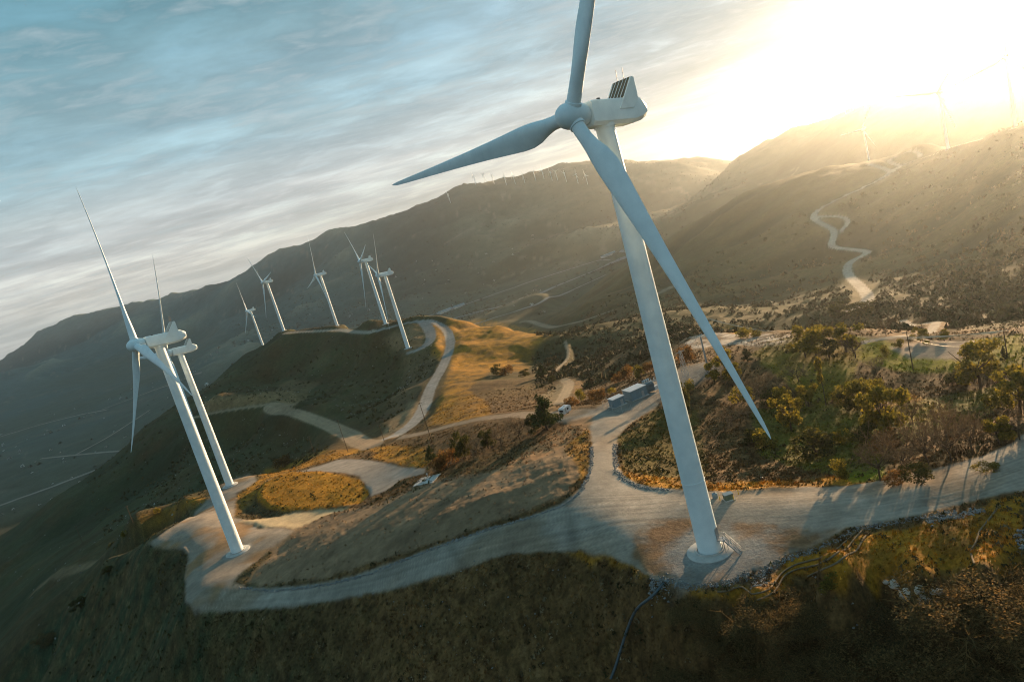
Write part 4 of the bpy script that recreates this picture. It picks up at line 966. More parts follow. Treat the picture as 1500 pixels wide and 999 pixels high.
along([(1465,741),(1450,757),(1435,774),(1429,794),(1421,806),(1428,830)], 'straw_roll', M_STRAW, .15, 'lone straw roll winding down the right hand slope', 'straw roll', SG)
along([(980,882),(960,913),(933,947),(908,982),(896,999)], 'drain_pipe', M_PIPE, .26, 'dark drain pipe running down the slope from the ditch corner', 'pipe')
def rock_mesh(seed, sub=2):
    rs = np.random.RandomState(seed); bm = bmesh.new(); bmesh.ops.create_icosphere(bm, subdivisions=sub, radius=1)
    ax = [Vector(rs.normal(size=3)).normalized() for _ in range(9)]; cut = rs.uniform(.55, .9, 9)
    for v in bm.verts:
        p = v.co.copy()
        for a, c in zip(ax, cut):
            d = p.dot(a)
            if d > c: p -= a * (d - c) * .9
        v.co = Vector((p.x * 1.15, p.y * .9, p.z * .75)) * (1 + .05 * rs.normal())
    me = bpy.data.meshes.new('boulder'); bm.to_mesh(me); bm.free(); me.materials.append(M_ROCK); return me
ROCKS = [rock_mesh(k) for k in range(5)]
BL = [(1299,853,7,'small pale boulder at the left end of the rock pile'),(1311,858,14,'wide pale boulder second from the left end of the rock pile'),(1331,872,17,'broad tan boulder half buried left of the middle of the rock pile'),(1348,866,13,'upright white boulder at the top middle of the rock pile'),(1350,873,8,'small grey boulder under the upright white one'),(1356,883,15,'big rounded boulder lowest in the rock pile'),(1367,868,9,'grey boulder right of the upright white one'),(1376,868,10,'pointed boulder at the upper right of the rock pile'),(1385,877,10,'flat grey boulder at the right of the rock pile'),(1395,878,7,'small dark boulder at the right end of the rock pile'),(1372,884,7,'small boulder beside the lowest big one'),(1116,701,5,'small white boulder in the grass behind the road'),(1122,757,0,'')]
for k, (x, y, s, l) in enumerate(BL):
    if not s: continue
    p = gp(x, y); o = new_obj('boulder', ROCKS[k % 5]); q = size_at(p, s) * .52; o.scale = (q, q, q); o.location = p + np.array([0, 0, q * .25]); o.rotation_euler = (0, 0, k * 1.3)
    tag(o, l, 'boulder', 'boulders of the pile on the lower right slope')
def scatter_mesh(name, pos, size, tmplV, tmplF, mat, col=None, rs=None, squash=None, flatz=True):
    n = len(pos); k = len(tmplV); a = rs.uniform(0, 2 * math.pi, n); ca, sa = np.cos(a), np.sin(a)
    T = np.asarray(tmplV); V = np.empty((n, k, 3))
    sx = size[:, None]
    V[..., 0] = (T[:, 0] * ca[:, None] - T[:, 1] * sa[:, None]) * sx; V[..., 1] = (T[:, 0] * sa[:, None] + T[:, 1] * ca[:, None]) * sx; V[..., 2] = T[:, 2] * sx * (1 if squash is None else squash[:, None])
    V += rs.normal(0, .13, V.shape) * sx[..., None]
    V += np.asarray(pos)[:, None]
    F = (np.asarray(tmplF)[None] + (np.arange(n) * k)[:, None, None]).reshape(-1, len(tmplF[0]))
    me = mesh_np(name, V.reshape(-1, 3), F, [mat], smooth=False)
    if col is not None:
        at = me.color_attributes.new('albedo', 'FLOAT_COLOR', 'POINT'); c = np.repeat(np.concatenate([col, np.ones((n, 1))], 1), k, 0).astype(np.float32); at.data.foreach_set('color', c.ravel())
    return tag(new_obj(name, me), kind='stuff')
OCT = ([(1, 0, 0), (0, 1, 0), (-1, 0, 0), (0, -1, 0), (0, 0, .8), (.3, .3, -.5)], [(0, 1, 4), (1, 2, 4), (2, 3, 4), (3, 0, 4), (1, 0, 5), (2, 1, 5), (3, 2, 5), (0, 3, 5)])
RS = np.random.RandomState(5)
def stones(pts, width, per_m, smin, smax, name, mat=M_RIPRAP):
    P = lay(pts, 6); P = P[np.hypot(P[:, 0], P[:, 1]) < 420]; pos = []
    for a, b in zip(P[:-1], P[1:]):
        L = np.hypot(*(b - a)[:2]); n = RS.poisson(L * per_m); t = RS.rand(n)[:, None]
        q = a[None] + (b - a)[None] * t; nn = np.array([-(b - a)[1], (b - a)[0], 0]) / max(L, 1e-6); q = q + nn[None] * (RS.normal(0, width * .32, n)[:, None]); pos.append(q)
    pos = np.concatenate(pos); sz = smin + (smax - smin) * RS.rand(len(pos)) ** 2.2
    pos[:, 2] = G1.at(pos[:, 0], pos[:, 1]) + sz * .15
    scatter_mesh(name, pos, sz, *OCT, mat, None, RS)
stones([(960,882),(972,872),(1000,868),(1040,860),(1100,848),(1160,826),(1210,797),(1250,776),(1290,768),(1345,760),(1400,748)], 1.4, 30, .06, .24, 'ditch_stones')
stones([(958,893),(972,880),(985,873)], 3.2, 40, .10, .36, 'ditch_stones')
stones([(867,655),(865,690),(850,722),(822,742),(780,757),(720,774),(660,795),(600,817),(540,841),(480,856),(400,866),(350,860)], .9, 10, .10, .34, 'road_edge_stones')
stones([(901,650),(903,690),(915,705),(940,715),(985,721)], 1.1, 12, .10, .34, 'road_edge_stones')
stones([(1357,763),(1385,759),(1410,754),(1443,747)], 2.2, 36, .10, .36, 'stone_pile')
stones([(1499,775),(1494,790),(1499,806)], 1.2, 20, .10, .36, 'stone_pile')
stones([(1228,905),(1250,915),(1262,930)], 6, 3, .1, .35, 'loose_stones'); stones([(1180,880),(1210,900),(1190,930)], 8, 1.2, .08, .3, 'loose_stones')
stones([(700,690),(640,730),(560,790)], 22, 1.2, .05, .16, 'loose_stones')
stones([(520,880),(700,850),(800,850),(900,860)], 18, 1.0, .06, .26, 'loose_stones'); stones([(560,960),(700,930),(850,930)], 20, .7, .06, .3, 'loose_stones')

# ------------------------------------------------------------------ plants
def veg_material(name, cols, rough=.9, trans=0.0):
    m = bpy.data.materials.new(name); m.use_nodes = True; nt = m.node_tree; b = nt.nodes['Principled BSDF']
    b.inputs['Roughness'].default_value = rough; b.inputs['Specular IOR Level'].default_value = .12
    g = NN(nt, 'ShaderNodeNewGeometry'); oi = NN(nt, 'ShaderNodeObjectInfo')
    c = ramp(nt, g.outputs['Random Per Island'], [(i / (len(cols) - 1), k) for i, k in enumerate(cols)])
    c = mixc(nt, 1.0, c, ramp(nt, oi.outputs['Random'], [(0, (.75, .78, .8)), (1, (1.25, 1.18, 1.1))]), 'MULTIPLY')
    nt.links.new(c, b.inputs['Base Color'])
    if trans:
        t = NN(nt, 'ShaderNodeBsdfTranslucent'); nt.links.new(c, t.inputs['Color']); mx = NN(nt, 'ShaderNodeMixShader'); mx.inputs[0].default_value = trans
        nt.links.new(b.outputs[0], mx.inputs[1]); nt.links.new(t.outputs[0], mx.inputs[2]); nt.links.new(mx.outputs[0], nt.nodes['Material Output'].inputs[0])
    return m
M_BARK = material('bark', (.085, .06, .04), .95, .1, .3, 5)
M_PINE = veg_material('pine_needles', [(.022, .034, .010), (.045, .060, .018), (.075, .080, .022)], .8, .15)
M_LEAF = veg_material('olive_leaves', [(.085, .080, .014), (.17, .145, .022), (.30, .23, .03)], .8, .5)
M_DARKLEAF = veg_material('dark_leaves', [(.025, .032, .010), (.055, .058, .015), (.11, .095, .020)], .85, .35)
M_TWIG = veg_material('bare_twigs', [(.090, .062, .040), (.15, .105, .062), (.23, .165, .095)], .95, .15)
M_RUST = veg_material('rusty_leaves', [(.10, .050, .016), (.19, .10, .03), (.28, .16, .045)], .9, .4)
M_BRUSH = veg_material('brush_twigs', [(.050, .044, .018), (.11, .080, .034), (.22, .14, .055)], .95, .35)
def leaf_cloud(rs, centers, radii, n, ls, aspect=1.0, droop=0.0):
    w = np.array([r[0] * r[1] * r[2] for r in radii]) ** .75; w /= w.sum(); idx = rs.choice(len(centers), n, p=w)
    d = rs.normal(size=(n, 3)); d /= np.linalg.norm(d, axis=1, keepdims=True); rr = rs.rand(n) ** .45
    P = np.array(centers)[idx] + d * rr[:, None] * np.array(radii)[idx]
    u = rs.normal(size=(n, 3)); u /= np.linalg.norm(u, axis=1, keepdims=True); t = rs.normal(size=(n, 3)); v = np.cross(u, t); v /= np.linalg.norm(v, axis=1, keepdims=True) + 1e-9
    s = ls * rs.uniform(.6, 1.4, n)[:, None]
    V = np.stack([P - u * s * .5 - v * s * .5 * aspect, P + u * s * .5 - v * s * .3 * aspect, P + v * s * .75 * aspect], 1)
    return V.reshape(-1, 3), np.arange(3 * n).reshape(-1, 3)
def limbs(rs, H0, spread, n, r0, up=.35, twist=.25):
    mb = MB(); tips = []
    pts = [Vector((0, 0, -.05)), Vector((rs.normal() * .015, rs.normal() * .015, H0 * .5)), Vector((rs.normal() * .03, rs.normal() * .03, H0))]
    mb.tube(pts, [r0, r0 * .8, r0 * .6], 7)
    for k in range(n):
        a = 2 * math.pi * (k + rs.rand() * .7) / n; f = rs.uniform(.55, 1.0); p = pts[1].lerp(pts[2], f) if f < 1 else pts[2]
        d = Vector((math.cos(a), math.sin(a), up + rs.rand() * .7)).normalized(); L = spread * rs.uniform(.7, 1.1)
        q1 = p + d * L * .5 + Vector((rs.normal(), rs.normal(), rs.normal())) * twist * L * .2; q2 = q1 + (d + Vector((0, 0, .5))).normalized() * L * .6
        mb.tube([p, q1, q2], [r0 * .5, r0 * .32, r0 * .12], 5, False); tips.append((q1, q2))
    return mb, tips
def twigs(rs, starts, n, L, depth=2, w=.012):
    V = []
    def go(p, d, l, k):
        q = p + d * l; s = d.cross(Vector(rs.normal(size=3))).normalized() * w * (1.6 if k else 1)
        V.extend([p - s, p + s, q])
        if k > 0:
            for _ in range(3): go(p + d * l * rs.uniform(.35, 1), (d + Vector(rs.normal(size=3)) * .55 + Vector((0, 0, .12))).normalized(), l * .62, k - 1)
    for _ in range(n):
        a, b = starts[rs.randint(len(starts))]; p = a.lerp(b, rs.rand()); d = ((b - a).normalized() * .6 + Vector(rs.normal(size=3)) * .6 + Vector((0, 0, .25))).normalized(); go(p, d, L * rs.uniform(.6, 1.2), depth)
    V = np.array([tuple(v) for v in V]); return V, np.arange(len(V)).reshape(-1, 3)
def proto(name, kind, seed):           # height 1, width about 1
    rs = np.random.RandomState(seed)
    root = bpy.data.objects.new(name, None); parts = []
    if kind == 'pine':
        mb, tips = limbs(rs, .55, .3, 6, .035, .5); cs, rd = [], []
        for k in range(16):
            z = .22 + .68 * (k / 15); w = .40 * (1 - .72 * (k / 15) ** 1.5); a = rs.rand() * 6.3; q = rs.uniform(.35, .8); cs.append((math.cos(a) * w * q, math.sin(a) * w * q, z)); rd.append((w * .55, w * .55, .10))
        LV = leaf_cloud(rs, cs, rd, 2200, .045, 1.0); mat = M_PINE
    elif kind == 'leafy':
        mb, tips = limbs(rs, .42, .38, 6, .03); cs, rd = [], []
        for k in range(15):
            a = rs.rand() * 6.3; q = rs.rand() ** .6 * .36; z = rs.uniform(.38, .88) - q * .25; cs.append((math.cos(a) * q, math.sin(a) * q, z)); s = rs.uniform(.10, .17); rd.append((s * 1.1, s * 1.1, s * .8))
        LV = leaf_cloud(rs, cs, rd, 2700, .042); mat = M_LEAF
    elif kind == 'dark':
        mb, tips = limbs(rs, .35, .38, 6, .03); cs, rd = [], []
        for k in range(15):
            a = rs.rand() * 6.3; q = rs.rand() ** .6 * .36; z = rs.uniform(.25, .86) - q * .2; cs.append((math.cos(a) * q, math.sin(a) * q, z)); s = rs.uniform(.11, .19); rd.append((s * 1.1, s * 1.1, s * .8))
        LV = leaf_cloud(rs, cs, rd, 2200, .042); mat = M_DARKLEAF
    elif kind == 'slender':
        mb, tips = limbs(rs, .75, .16, 7, .018, .5); cs, rd = [], []
        for k in range(11):
            a = rs.rand() * 6.3; q = rs.rand() * .14; z = rs.uniform(.5, .95); cs.append((math.cos(a) * q, math.sin(a) * q, z)); s = rs.uniform(.06, .10); rd.append((s, s, s * .9))
        LV = leaf_cloud(rs, cs, rd, 900, .04); mat = M_LEAF
    elif kind == 'bare':
        mb, tips = limbs(rs, .32, .42, 8, .019, .45); LV = twigs(rs, tips, 80, .19, 2, .0033); mat = M_TWIG
    elif kind == 'shrub' or kind == 'rust':
        mb, tips = limbs(rs, .15, .35, 6, .02, .5); cs, rd = [], []
        for k in range(10):
            a = rs.rand() * 6.3; q = rs.rand() ** .6 * .36; z = rs.uniform(.3, .72) - q * .3; cs.append((math.cos(a) * q, math.sin(a) * q, z)); s = rs.uniform(.14, .22); rd.append((s, s, s * 1.1))
        LV = leaf_cloud(rs, cs, rd, 1100, .055); mat = M_LEAF if kind == 'shrub' else M_RUST
    else:                              # brush: dense wiry chaparral
        mb, tips = limbs(rs, .08, .45, 11, .014, .55); LV = twigs(rs, tips, 130, .20, 2, .0028); cs, rd = [], []
        for k in range(16):
            a = rs.rand() * 6.3; q = rs.rand() ** .6 * .42; z = rs.uniform(.25, .75) - q * .3; cs.append((math.cos(a) * q, math.sin(a) * q, z)); s = rs.uniform(.10, .18); rd.append((s, s, s * 1.1))
        L2 = leaf_cloud(rs, cs, rd, 8000, .0135); LV = (np.concatenate([LV[0], L2[0]]), np.concatenate([LV[1], L2[1] + len(LV[0])])); mat = M_BRUSH
    return mb.mesh('trunk', M_BARK, 60), mesh_np('crown', LV[0], LV[1], [mat], False)
PR = {}
for k, n in (('pine', 2), ('leafy', 4), ('dark', 3), ('slender', 1), ('bare', 4), ('shrub', 3), ('rust', 2), ('brush', 3)):
    PR[k] = [proto(k, k, 100 + 7 * i + len(k) * 31) for i in range(n)]
NAMES = {'pine': ('pine_tree', 'tree'), 'leafy': ('leafy_tree', 'tree'), 'dark': ('evergreen_tree', 'tree'), 'slender': ('slender_tree', 'tree'), 'bare': ('bare_tree', 'tree'), 'shrub': ('shrub', 'bush'), 'rust': ('shrub', 'bush'), 'brush': ('brush_bush', 'bush')}
def plant(kind, px, py, hpx, wpx, label, group, i):
    p = gp(px, py); hm = size_at(p, hpx) * 1.0; wm = size_at(p, wpx) * 1.05
    nm, cat = NAMES[kind]; t, c = PR[kind][i % len(PR[kind])]
    r = empty(nm, (p[0], p[1], p[2] - .05 * hm), i * 2.4, label=label, cat=cat, group=group)
    r.scale = (wm, wm, hm)
    new_obj('trunk', t, None, r); new_obj('crown', c, None, r)
    return r
#@@PLANTS
HEDGE, GROVE, HILL, SUBS, LAWN, NEARB, ROADT = 'trees of the hedge on the brown slope', 'trees and bushes of the grove behind the big tower', 'bushes on the golden hill', 'bushes round the substation', 'trees and bushes on the lawn', 'brush in the lower right corner', 'bare trees along the far side of the gravel road'
PL = [
 ('pine',803,630,58,52,'big dense dark pine beside the white trailer',HEDGE),
 ('bare',762,643,42,40,'bare grey tree just left of the big pine',HEDGE),('bare',735,653,38,38,'bare tangled tree in the middle of the hedge',HEDGE),('dark',716,657,36,26,'dark bushy tree in the middle of the hedge',HEDGE),('dark',682,671,46,34,'olive tree with a clear trunk near the left end of the hedge',HEDGE),('bare',698,668,34,26,'thin bare tree right of the olive one in the hedge',HEDGE),('rust',660,682,36,34,'low brownish bush near the left end of the hedge',HEDGE),('pine',634,676,26,22,'small dark evergreen at the left end of the hedge by the pole',HEDGE),('dark',784,634,32,26,'dark bush tucked against the left side of the big pine',HEDGE),('rust',645,690,26,26,'rusty bush lowest at the left end of the hedge',HEDGE),
 ('rust',415,682,20,28,'golden brown bush by the strip above the round mound','bushes by the ridge strip'),('shrub',184,786,12,10,'small golden bush at the tip of the lit strip beyond the left pad','bushes by the ridge strip'),('shrub',231,752,10,9,'tiny golden bush on the lit strip beyond the left pad','bushes by the ridge strip'),
 ('dark',728,549,18,20,'dark bush at the left end of the row across the golden hill',HILL),('rust',745,549,20,24,'brown bush second in the row across the golden hill',HILL),('dark',769,551,14,18,'low dark bush in the middle of the row across the golden hill',HILL),('pine',796,553,22,20,'roundest dark bush at the right of the row across the golden hill',HILL),('dark',809,560,12,14,'small dark bush at the top of the hill track',HILL),
 ('shrub',852,588,24,18,'olive green bush beyond the track left of the substation',SUBS),('rust',838,594,16,24,'low rust bush right behind the trailer',SUBS),('rust',877,583,20,28,'rusty bush at the foot of the two slim poles',SUBS),('shrub',898,578,14,12,'small olive bush right of the two slim poles',SUBS),('rust',922,553,26,30,'rusty bush on the slope above the control house',SUBS),('shrub',938,552,24,20,'olive bush above the transformer',SUBS),('rust',953,545,22,22,'reddish bush left of the tower above the substation',SUBS),('rust',905,560,16,18,'brown bush on the slope above the blue cabins',SUBS),
 ('dark',1000,606,52,34,'dark evergreen right against the big tower',GROVE),('shrub',1012,574,22,22,'olive bush between the big tower and the steel pole',GROVE),('rust',1006,530,34,26,'rusty tree behind the lattice mast',GROVE),
 ('pine',1095,529,20,20,'small dense dark conifer on the knoll behind the blade',GROVE),('leafy',1062,544,42,32,'sunlit olive tree left of the blade by the steel pole',GROVE),('leafy',1047,560,34,26,'olive tree just right of the steel pole',GROVE),('leafy',1078,562,32,28,'olive tree right behind the middle of the lower blade',GROVE),('shrub',1088,590,30,30,'yellowish bush right of the middle of the lower blade',GROVE),('bare',1112,580,36,42,'bare brown tree on the slope right of the lower blade',GROVE),('bare',1140,572,32,36,'bare pinkish tree at the centre of the knoll slope',GROVE),('dark',1130,592,26,34,'dark low bush under the bare knoll trees',GROVE),
 ('leafy',1195,520,50,58,'largest round crowned tree on the top of the knoll',GROVE),('leafy',1180,524,36,36,'tree at the left shoulder of the largest knoll tree',GROVE),('leafy',1240,516,42,50,'round tree right of the largest knoll tree',GROVE),('bare',1252,524,34,46,'bare brown tree below the right hand round knoll tree',GROVE),('dark',1215,524,28,34,'dark bush between the two round knoll trees',GROVE),
 ('slender',1210,594,72,36,'tall slender leaning tree with a bare trunk in the middle of the grove',GROVE),('leafy',1160,632,60,42,'tall yellowish leafy tree right of the lower blade tip',GROVE),('leafy',1148,604,40,30,'olive tree behind the tall yellowish one',GROVE),('bare',1072,624,32,62,'wide bare pinkish thicket behind the lower blade',GROVE),('bare',1096,612,26,40,'bare reddish bush left of the blade behind the wide thicket',GROVE),('shrub',1122,654,34,38,'yellow green bush at the tip of the lower blade',GROVE),('dark',1104,650,26,26,'dark bush left of the lower blade tip',GROVE),('dark',1195,668,44,58,'broad dark olive bush in front of the grove',GROVE),('shrub',1234,648,26,26,'olive bush right of the broad dark one',GROVE),
 ('leafy',1300,642,80,60,'biggest olive tree at the centre of the grove with a forked trunk',GROVE),('leafy',1266,610,56,44,'leafy tree left of the biggest grove tree',GROVE),('leafy',1284,592,42,36,'leafy tree behind the biggest grove tree',GROVE),('dark',1246,600,40,36,'dark tree in the shade left of the centre of the grove',GROVE),('bare',1338,622,44,36,'bare tree right of the biggest grove tree',GROVE),('shrub',1228,588,26,28,'olive bush beside the slender leaning tree',GROVE),('leafy',1185,596,36,32,'olive tree left of the slender leaning trunk',GROVE),('bare',1170,560,30,40,'bare brown tree below the left shoulder of the knoll',GROVE),('dark',1270,652,34,40,'dark bush under the biggest grove tree',GROVE),('bare',1285,548,26,36,'low bare tree at the left edge of the lawn shadow',GROVE),
 ('shrub',1230,700,34,26,'small bright yellow green bush alone by the road behind the grove',ROADT),('bare',1290,704,74,66,'pinkish bare tree with a dark trunk nearest the road',ROADT),('bare',1328,696,74,66,'bare brown tree right of the pinkish one',ROADT),('bare',1358,688,78,66,'tallest bare brown tree in the middle of the roadside row',ROADT),('bare',1392,676,74,62,'bare brown tree right of the tallest in the roadside row',ROADT),('bare',1424,664,70,54,'bare grey tree near the right end of the roadside row',ROADT),('dark',1345,704,26,40,'dark undergrowth bush at the foot of the roadside row',ROADT),('bare',1388,640,54,50,'bare brown tree behind the roadside row',ROADT),('leafy',1464,652,42,34,'small yellow green tree at the right end of the roadside row',ROADT),('bare',1494,644,44,46,'bare brown bush at the right edge above the road',ROADT),('leafy',1496,606,62,54,'big olive tree at the right edge above the bare bushes',ROADT),('shrub',1444,690,14,26,'low bush on the road shoulder at the right','low bushes'),('rust',1310,708,22,30,'rusty undergrowth at the foot of the pinkish bare tree',ROADT),('rust',1300,660,40,36,'rust brown bush in front of the biggest grove tree',GROVE),
 ('leafy',1436,568,66,64,'large round oak standing in the lawn shadow',LAWN),('dark',1402,562,18,34,'dark bush left of the large lawn oak',LAWN),('shrub',1455,598,32,26,'small round olive tree in the shaded lawn',LAWN),('shrub',1297,524,20,15,'small upright bush on the lawn edge left of the wooden pole',LAWN),('shrub',1317,508,14,17,'round clipped bush behind the wooden pole',LAWN),('leafy',1348,500,20,20,'round yellow tree behind the bare lot',LAWN),('shrub',1358,506,9,9,'tiny bush in the middle of the bare lot edge',LAWN),('leafy',1383,500,18,18,'second round yellow tree behind the bare lot',LAWN),('pine',1472,530,22,9,'dark narrow cone shaped tree beside the right hand pole',LAWN),('shrub',1420,507,8,10,'tiny bush at the right end of the bare lot',LAWN),('dark',1412,552,14,16,'small dark bush in front of the large lawn oak',LAWN),('shrub',1495,548,16,18,'olive bush at the right edge of the lawn',LAWN),('shrub',1452,530,12,16,'small bush right of the large lawn oak',LAWN),
 ('bare',1145,503,20,18,'small bare reddish tree beside the white quarry ground','trees by the quarry'),('shrub',1096,494,20,38,'wide olive bush behind the white quarry ground','trees by the quarry'),('bare',1298,492,28,28,'grey bare tree by the winding lower road','trees by the quarry'),('bare',1350,478,14,20,'small bare tree inside the bend of the lower road','trees by the quarry'),('shrub',1160,510,12,16,'low olive bush right of the white quarry ground','trees by the quarry'),('dark',1265,462,26,40,'dark rounded tree at the foot of the winding canyon road','trees by the quarry'),('dark',1230,462,22,36,'dark tree left of the foot of the canyon road','trees by the quarry'),
 ('shrub',1214,862,24,28,'bright yellow green bush on the golden berm by the straw rolls',NEARB),
 ('brush',1440,945,95,150,'largest brown brush mound in the lower right corner',NEARB),('brush',1495,905,70,90,'brush bush at the right edge above the largest mound',NEARB),('brush',1390,1010,70,120,'brush bush at the bottom edge left of the largest mound',NEARB),('brush',1480,1020,70,120,'brush bush in the very bottom right corner',NEARB),('brush',1260,1010,70,120,'greenish brush at the bottom edge below the boulders',NEARB),('brush',1128,925,58,90,'rusty brush mound below the golden berm',NEARB),('brush',1180,930,46,70,'dark brush right of the rusty mound below the berm',NEARB),('brush',1020,912,34,60,'brush bush right of the drain pipe top',NEARB),('brush',1010,1010,44,80,'brush bush at the bottom edge right of the drain pipe',NEARB),('brush',1110,990,50,90,'dark brush in the lower slope right of the drain pipe',NEARB),('brush',1330,945,50,90,'low brush under the boulder pile',NEARB),('brush',1190,985,46,80,'dark brush in the middle of the lower right slope',NEARB),('brush',1060,945,40,70,'brush on the lower slope between pipe and rusty mound',NEARB),('brush',1410,905,40,60,'brush just right of the boulder pile',NEARB),
 ('dark',118,890,14,22,'dark bush in the crease of the left flank','bushes on the left flank'),('dark',160,838,10,16,'small dark bush under the left pad','bushes on the left flank'),('brush',70,940,16,30,'brush clump low in the left flank crease','bushes on the left flank'),
]
for i, q in enumerate(PL): plant(*q[:5], q[5], q[6], i)
# brush and grass nobody could count
def attr_material(name, var=.35, rough=.95):
    m = bpy.data.materials.new(name); m.use_nodes = True; nt = m.node_tree; b = nt.nodes['Principled BSDF']; b.inputs['Roughness'].default_value = rough; b.inputs['Specular IOR Level'].default_value = .06
    a = NN(nt, 'ShaderNodeAttribute'); a.attribute_name = 'albedo'; g = NN(nt, 'ShaderNodeNewGeometry')
    nt.links.new(mixc(nt, 1.0, a.outputs['Color'], ramp(nt, g.outputs['Random Per Island'], [(0, 1 - var), (1, 1 + var)]), 'MULTIPLY'), b.inputs['Base Color']); return m
M_TUFT = attr_material('dry_grass'); M_CHAP = attr_material('chaparral')
def nearest(a, r, arr):
    ia = np.clip(np.rint((a - AZ[0]) / (AZ[1] - AZ[0])).astype(int), 0, len(AZ) - 1); ir = np.clip(np.searchsorted(LR, np.log(r)), 0, len(LR) - 1); return arr[ia, ir]
BLADES = ([(-.5, .1, 0), (-.2, -.1, 0), (-.55, .1, 1), (.5, 0, 0), (.2, .15, 0), (.5, -.2, 1.05), (0, .5, 0), (.1, .25, 0), (-.1, .6, .9), (0, -.4, 0), (.2, -.5, 0), (.0, -.65, .95), (-.1, 0, 0), (.15, .05, 0), (.05, .0, 1.25)], [(0, 1, 2), (3, 4, 5), (6, 7, 8), (9, 10, 11), (12, 13, 14)])
def tufts(n, a0, a1, r0, r1, s0, s1, name, keep, tint=1.0, seed=1):
    rs = np.random.RandomState(seed); a = rs.uniform(rad(a0), rad(a1), n); r = np.exp(rs.uniform(math.log(r0), math.log(r1), n))
    x, y = r * np.sin(a), r * np.cos(a); fl = nearest(a, r, FLAT); dn = fbm(x, y, 11, 3, 91)
    ok = (fl < .25) & (rs.rand(n) < np.clip(keep + .9 * dn, .08, 1) * np.where(nearest(a, r, BARE) > .4, .12, 1))
    a, r, x, y = a[ok], r[ok], x[ok], y[ok]; z = G1.at(x, y)
    col = nearest(a, r, ALB) * rs.uniform(.55, 2.1, (len(a), 1)) * tint; s = rs.uniform(s0, s1, len(a)) * (r / r0) ** .35
    col = col * np.array([1.06, 1.0, .92]) ** rs.normal(0, 1, (len(a), 1))
    scatter_mesh(name, np.stack([x, y, z - .04], 1), s, *BLADES, M_TUFT, np.clip(col, .006, .6), rs)
tufts(60000, -38, 40, 92, 240, .18, .48, 'dry_grass', .6)
tufts(26000, -30, 14, 240, 460, .30, .62, 'dry_grass', .5, seed=2)
tufts(24000, 4, 42, 150, 330, .25, .6, 'dry_grass', .5, seed=3)
BUSH = ([(-.9, -.2, 0), (-.1, -.9, .1), (-.6, -.5, .9), (.9, .1, 0), (.2, .8, .1), (.7, .4, .8), (-.4, .8, 0), (-.9, .2, .2), (-.3, .5, .95), (.5, -.8, 0), (.9, -.3, .2), (.4, -.4, 1.0), (-.3, -.3, .7), (.4, -.2, .8), (0, .3, 1.2), (-.7, .2, .5), (0, .1, .9), (-.2, -.5, .6)], [(0, 1, 2), (3, 4, 5), (6, 7, 8), (9, 10, 11), (12, 13, 14), (15, 16, 17)])
def brush(n, a0, a1, r0, r1, s0, s1, name, thr, cols, seed, wl=60):
    rs = np.random.RandomState(seed); a = rs.uniform(rad(a0), rad(a1), n); r = np.exp(rs.uniform(math.log(r0), math.log(r1), n)); x, y = r * np.sin(a), r * np.cos(a)
    ok = (nearest(a, r, FLAT) < .2) & ~nearest(a, r, NOVEG) & (fbm(x, y, wl, 3, seed) + .3 * rs.normal(size=n) > thr); a, r, x, y = a[ok], r[ok], x[ok], y[ok]; z = G1.at(x, y)
    c = np.array(cols)[rs.randint(len(cols), size=len(a))] * rs.uniform(.7, 1.4, (len(a), 1)); s = s0 + (s1 - s0) * rs.rand(len(a)) ** 2
    scatter_mesh(name, np.stack([x, y, z - .1 * s], 1), s, *BUSH, M_CHAP, c, rs)
DK = [(.044, .042, .015), (.066, .056, .020), (.090, .070, .028), (.110, .080, .040)]
brush(8500, 2, 40, 380, 1250, 1.0, 4.2, 'chaparral', .03, DK, 31)
brush(4000, 1, 14, 420, 900, .9, 3.2, 'chaparral', .05, DK, 32, 40)
brush(9000, -32, -6, 500, 1200, .7, 2.2, 'chaparral', .15, DK[:3], 33, 50)
brush(5000, -38, -8, 200, 480, .35, 1.0, 'low_scrub', .10, DK[:3], 34, 30)
brush(9000, -38, 9, 95, 230, .22, .75, 'low_scrub', -.02, [(.03, .03, .012), (.075, .055, .028), (.13, .095, .05), (.17, .13, .075)], 44, 9)
brush(4500, 8, 40, 92, 190, .25, .75, 'low_scrub', .12, DK, 35, 14)
brush(5000, 22, 42, 330, 640, .8, 3.0, 'chaparral', -.2, DK, 46, 40)
brush(1300, 6, 36, 175, 330, .3, 1.0, 'low_scrub', .15, DK, 36, 25)
brush(1500, -24, -6, 600, 1150, .4, 1.2, 'pale_outcrops', .22, [(.30, .29, .25), (.22, .21, .18)], 38, 120)
brush(900, -38, -22, 380, 1000, .4, 1.1, 'pale_outcrops', .2, [(.28, .28, .25), (.2, .2, .18)], 39, 120)
brush(700, -38, 4, 2000, 4200, 3, 9, 'valley_specks', .18, [(.42, .42, .40), (.3, .29, .26), (.05, .05, .03)], 40, 260)
brush(12000, -20, 20, 2300, 5200, 2.0, 6.0, 'far_scrub', .12, DK, 37, 300)
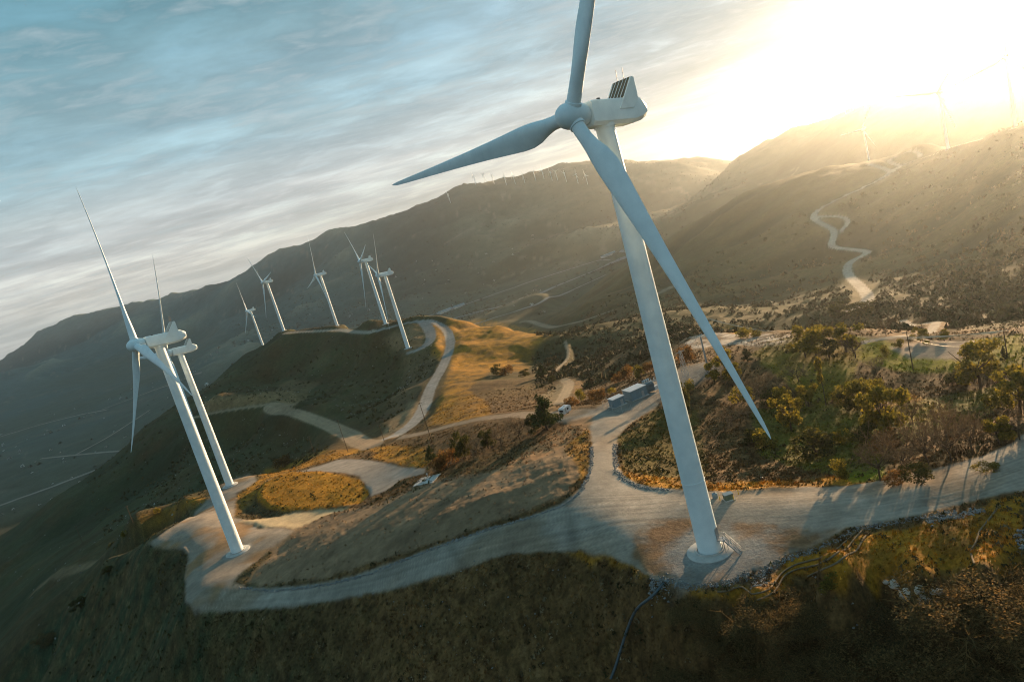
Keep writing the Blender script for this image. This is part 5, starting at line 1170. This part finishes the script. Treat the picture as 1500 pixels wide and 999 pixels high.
# ------------------------------------------------------------------ valley highways: strips laid on the valley floor
M_STRIP = material('worn_asphalt', (.20, .20, .19), .85, .2, .15, .02)
M_TRACK = material('pale_track', (.24, .22, .18), .9, .1, .2, .03)
for nm, pts, wd in LINES:
    if nm not in ('highway', 'valley_road'): continue
    out = []
    for (x0, y0), (x1, y1) in zip(pts[:-1], pts[1:]):
        for k in range(14):
            a, t = ray(x0 + (x1 - x0) * k / 14, y0 + (y1 - y0) * k / 14); r = 0
            h = G1.hit(x0 + (x1 - x0) * k / 14, y0 + (y1 - y0) * k / 14, 1500)
            out.append(h)
    P = smooth_line(np.array(out), 10); P[:, 2] = G1.at(P[:, 0], P[:, 1])
    T = np.gradient(P[:, :2], axis=0); T /= np.linalg.norm(T, axis=1, keepdims=True) + 1e-9; N_ = np.stack([-T[:, 1], T[:, 0]], 1)
    V = []
    for s in (-.5, -.17, .17, .5):
        q = P[:, :2] + N_ * wd * s; V.append(np.stack([q[:, 0], q[:, 1], np.maximum(G1.at(q[:, 0], q[:, 1]), P[:, 2] - 1) + 1.2], 1))
    V = np.stack(V, 1); i = np.arange(V.shape[0] * 4).reshape(-1, 4)
    Q = np.concatenate([np.stack([i[:-1, k], i[:-1, k + 1], i[1:, k + 1], i[1:, k]], 1) for k in range(3)])
    tag(new_obj(nm, mesh_np(nm, V.reshape(-1, 3), Q, [M_STRIP if nm == 'highway' else M_TRACK])), kind='structure')
# pale works yard beside the highway
for x0, y0, w, l, lab in ((652, 457, 26, 60, 'long pale flat roofed shed beside the valley highway, nearer one'), (672, 450, 18, 50, 'long pale flat roofed shed beside the valley highway, farther one'), (893, 374, 24, 80, 'pale shed beside the highway near the big tower')):
    p = G1.hit(x0, y0, 1500); s = empty('shed', p, rad(35), label=lab, cat='shed', group='sheds by the valley highway')
    MB().box((0, 0, 3), (l, w, 8)).obj('wall', M_WHITE, s); MB().loft([[(x, -w / 2 - 1, 7.02), (x, w / 2 + 1, 7.02), (x, 0, 10)] for x in (-l / 2 - 1, l / 2 + 1)]).obj('roof', M_TEAL, s)
#@@HAZE
# ------------------------------------------------------------------ haze
def build_haze():
    top = max(float(H.max()), 145.0) + 15; bot = float(H.min()) - 1.5; L = 10300.0
    V = [(x, y, z) for z in (bot, top) for y in (-L, L) for x in (-L, L)]
    me = bpy.data.meshes.new('haze'); me.from_pydata(V, [], [(0, 2, 3, 1), (4, 5, 7, 6), (0, 1, 5, 4), (2, 6, 7, 3), (0, 4, 6, 2), (1, 3, 7, 5)])
    m = bpy.data.materials.new('haze'); m.use_nodes = True; nt = m.node_tree; nt.nodes.clear()
    out = NN(nt, 'ShaderNodeOutputMaterial'); v = NN(nt, 'ShaderNodeVolumePrincipled')
    v.inputs['Color'].default_value = (.78, .86, .90, 1); v.inputs['Density'].default_value = HAZE_DENSITY; v.inputs['Anisotropy'].default_value = HAZE_ANISO
    nt.links.new(v.outputs[0], out.inputs['Volume'])
    tag(new_obj('haze', me, m), kind='stuff')
HAZE_DENSITY, HAZE_ANISO = 4.5e-5, 0.86
build_haze()
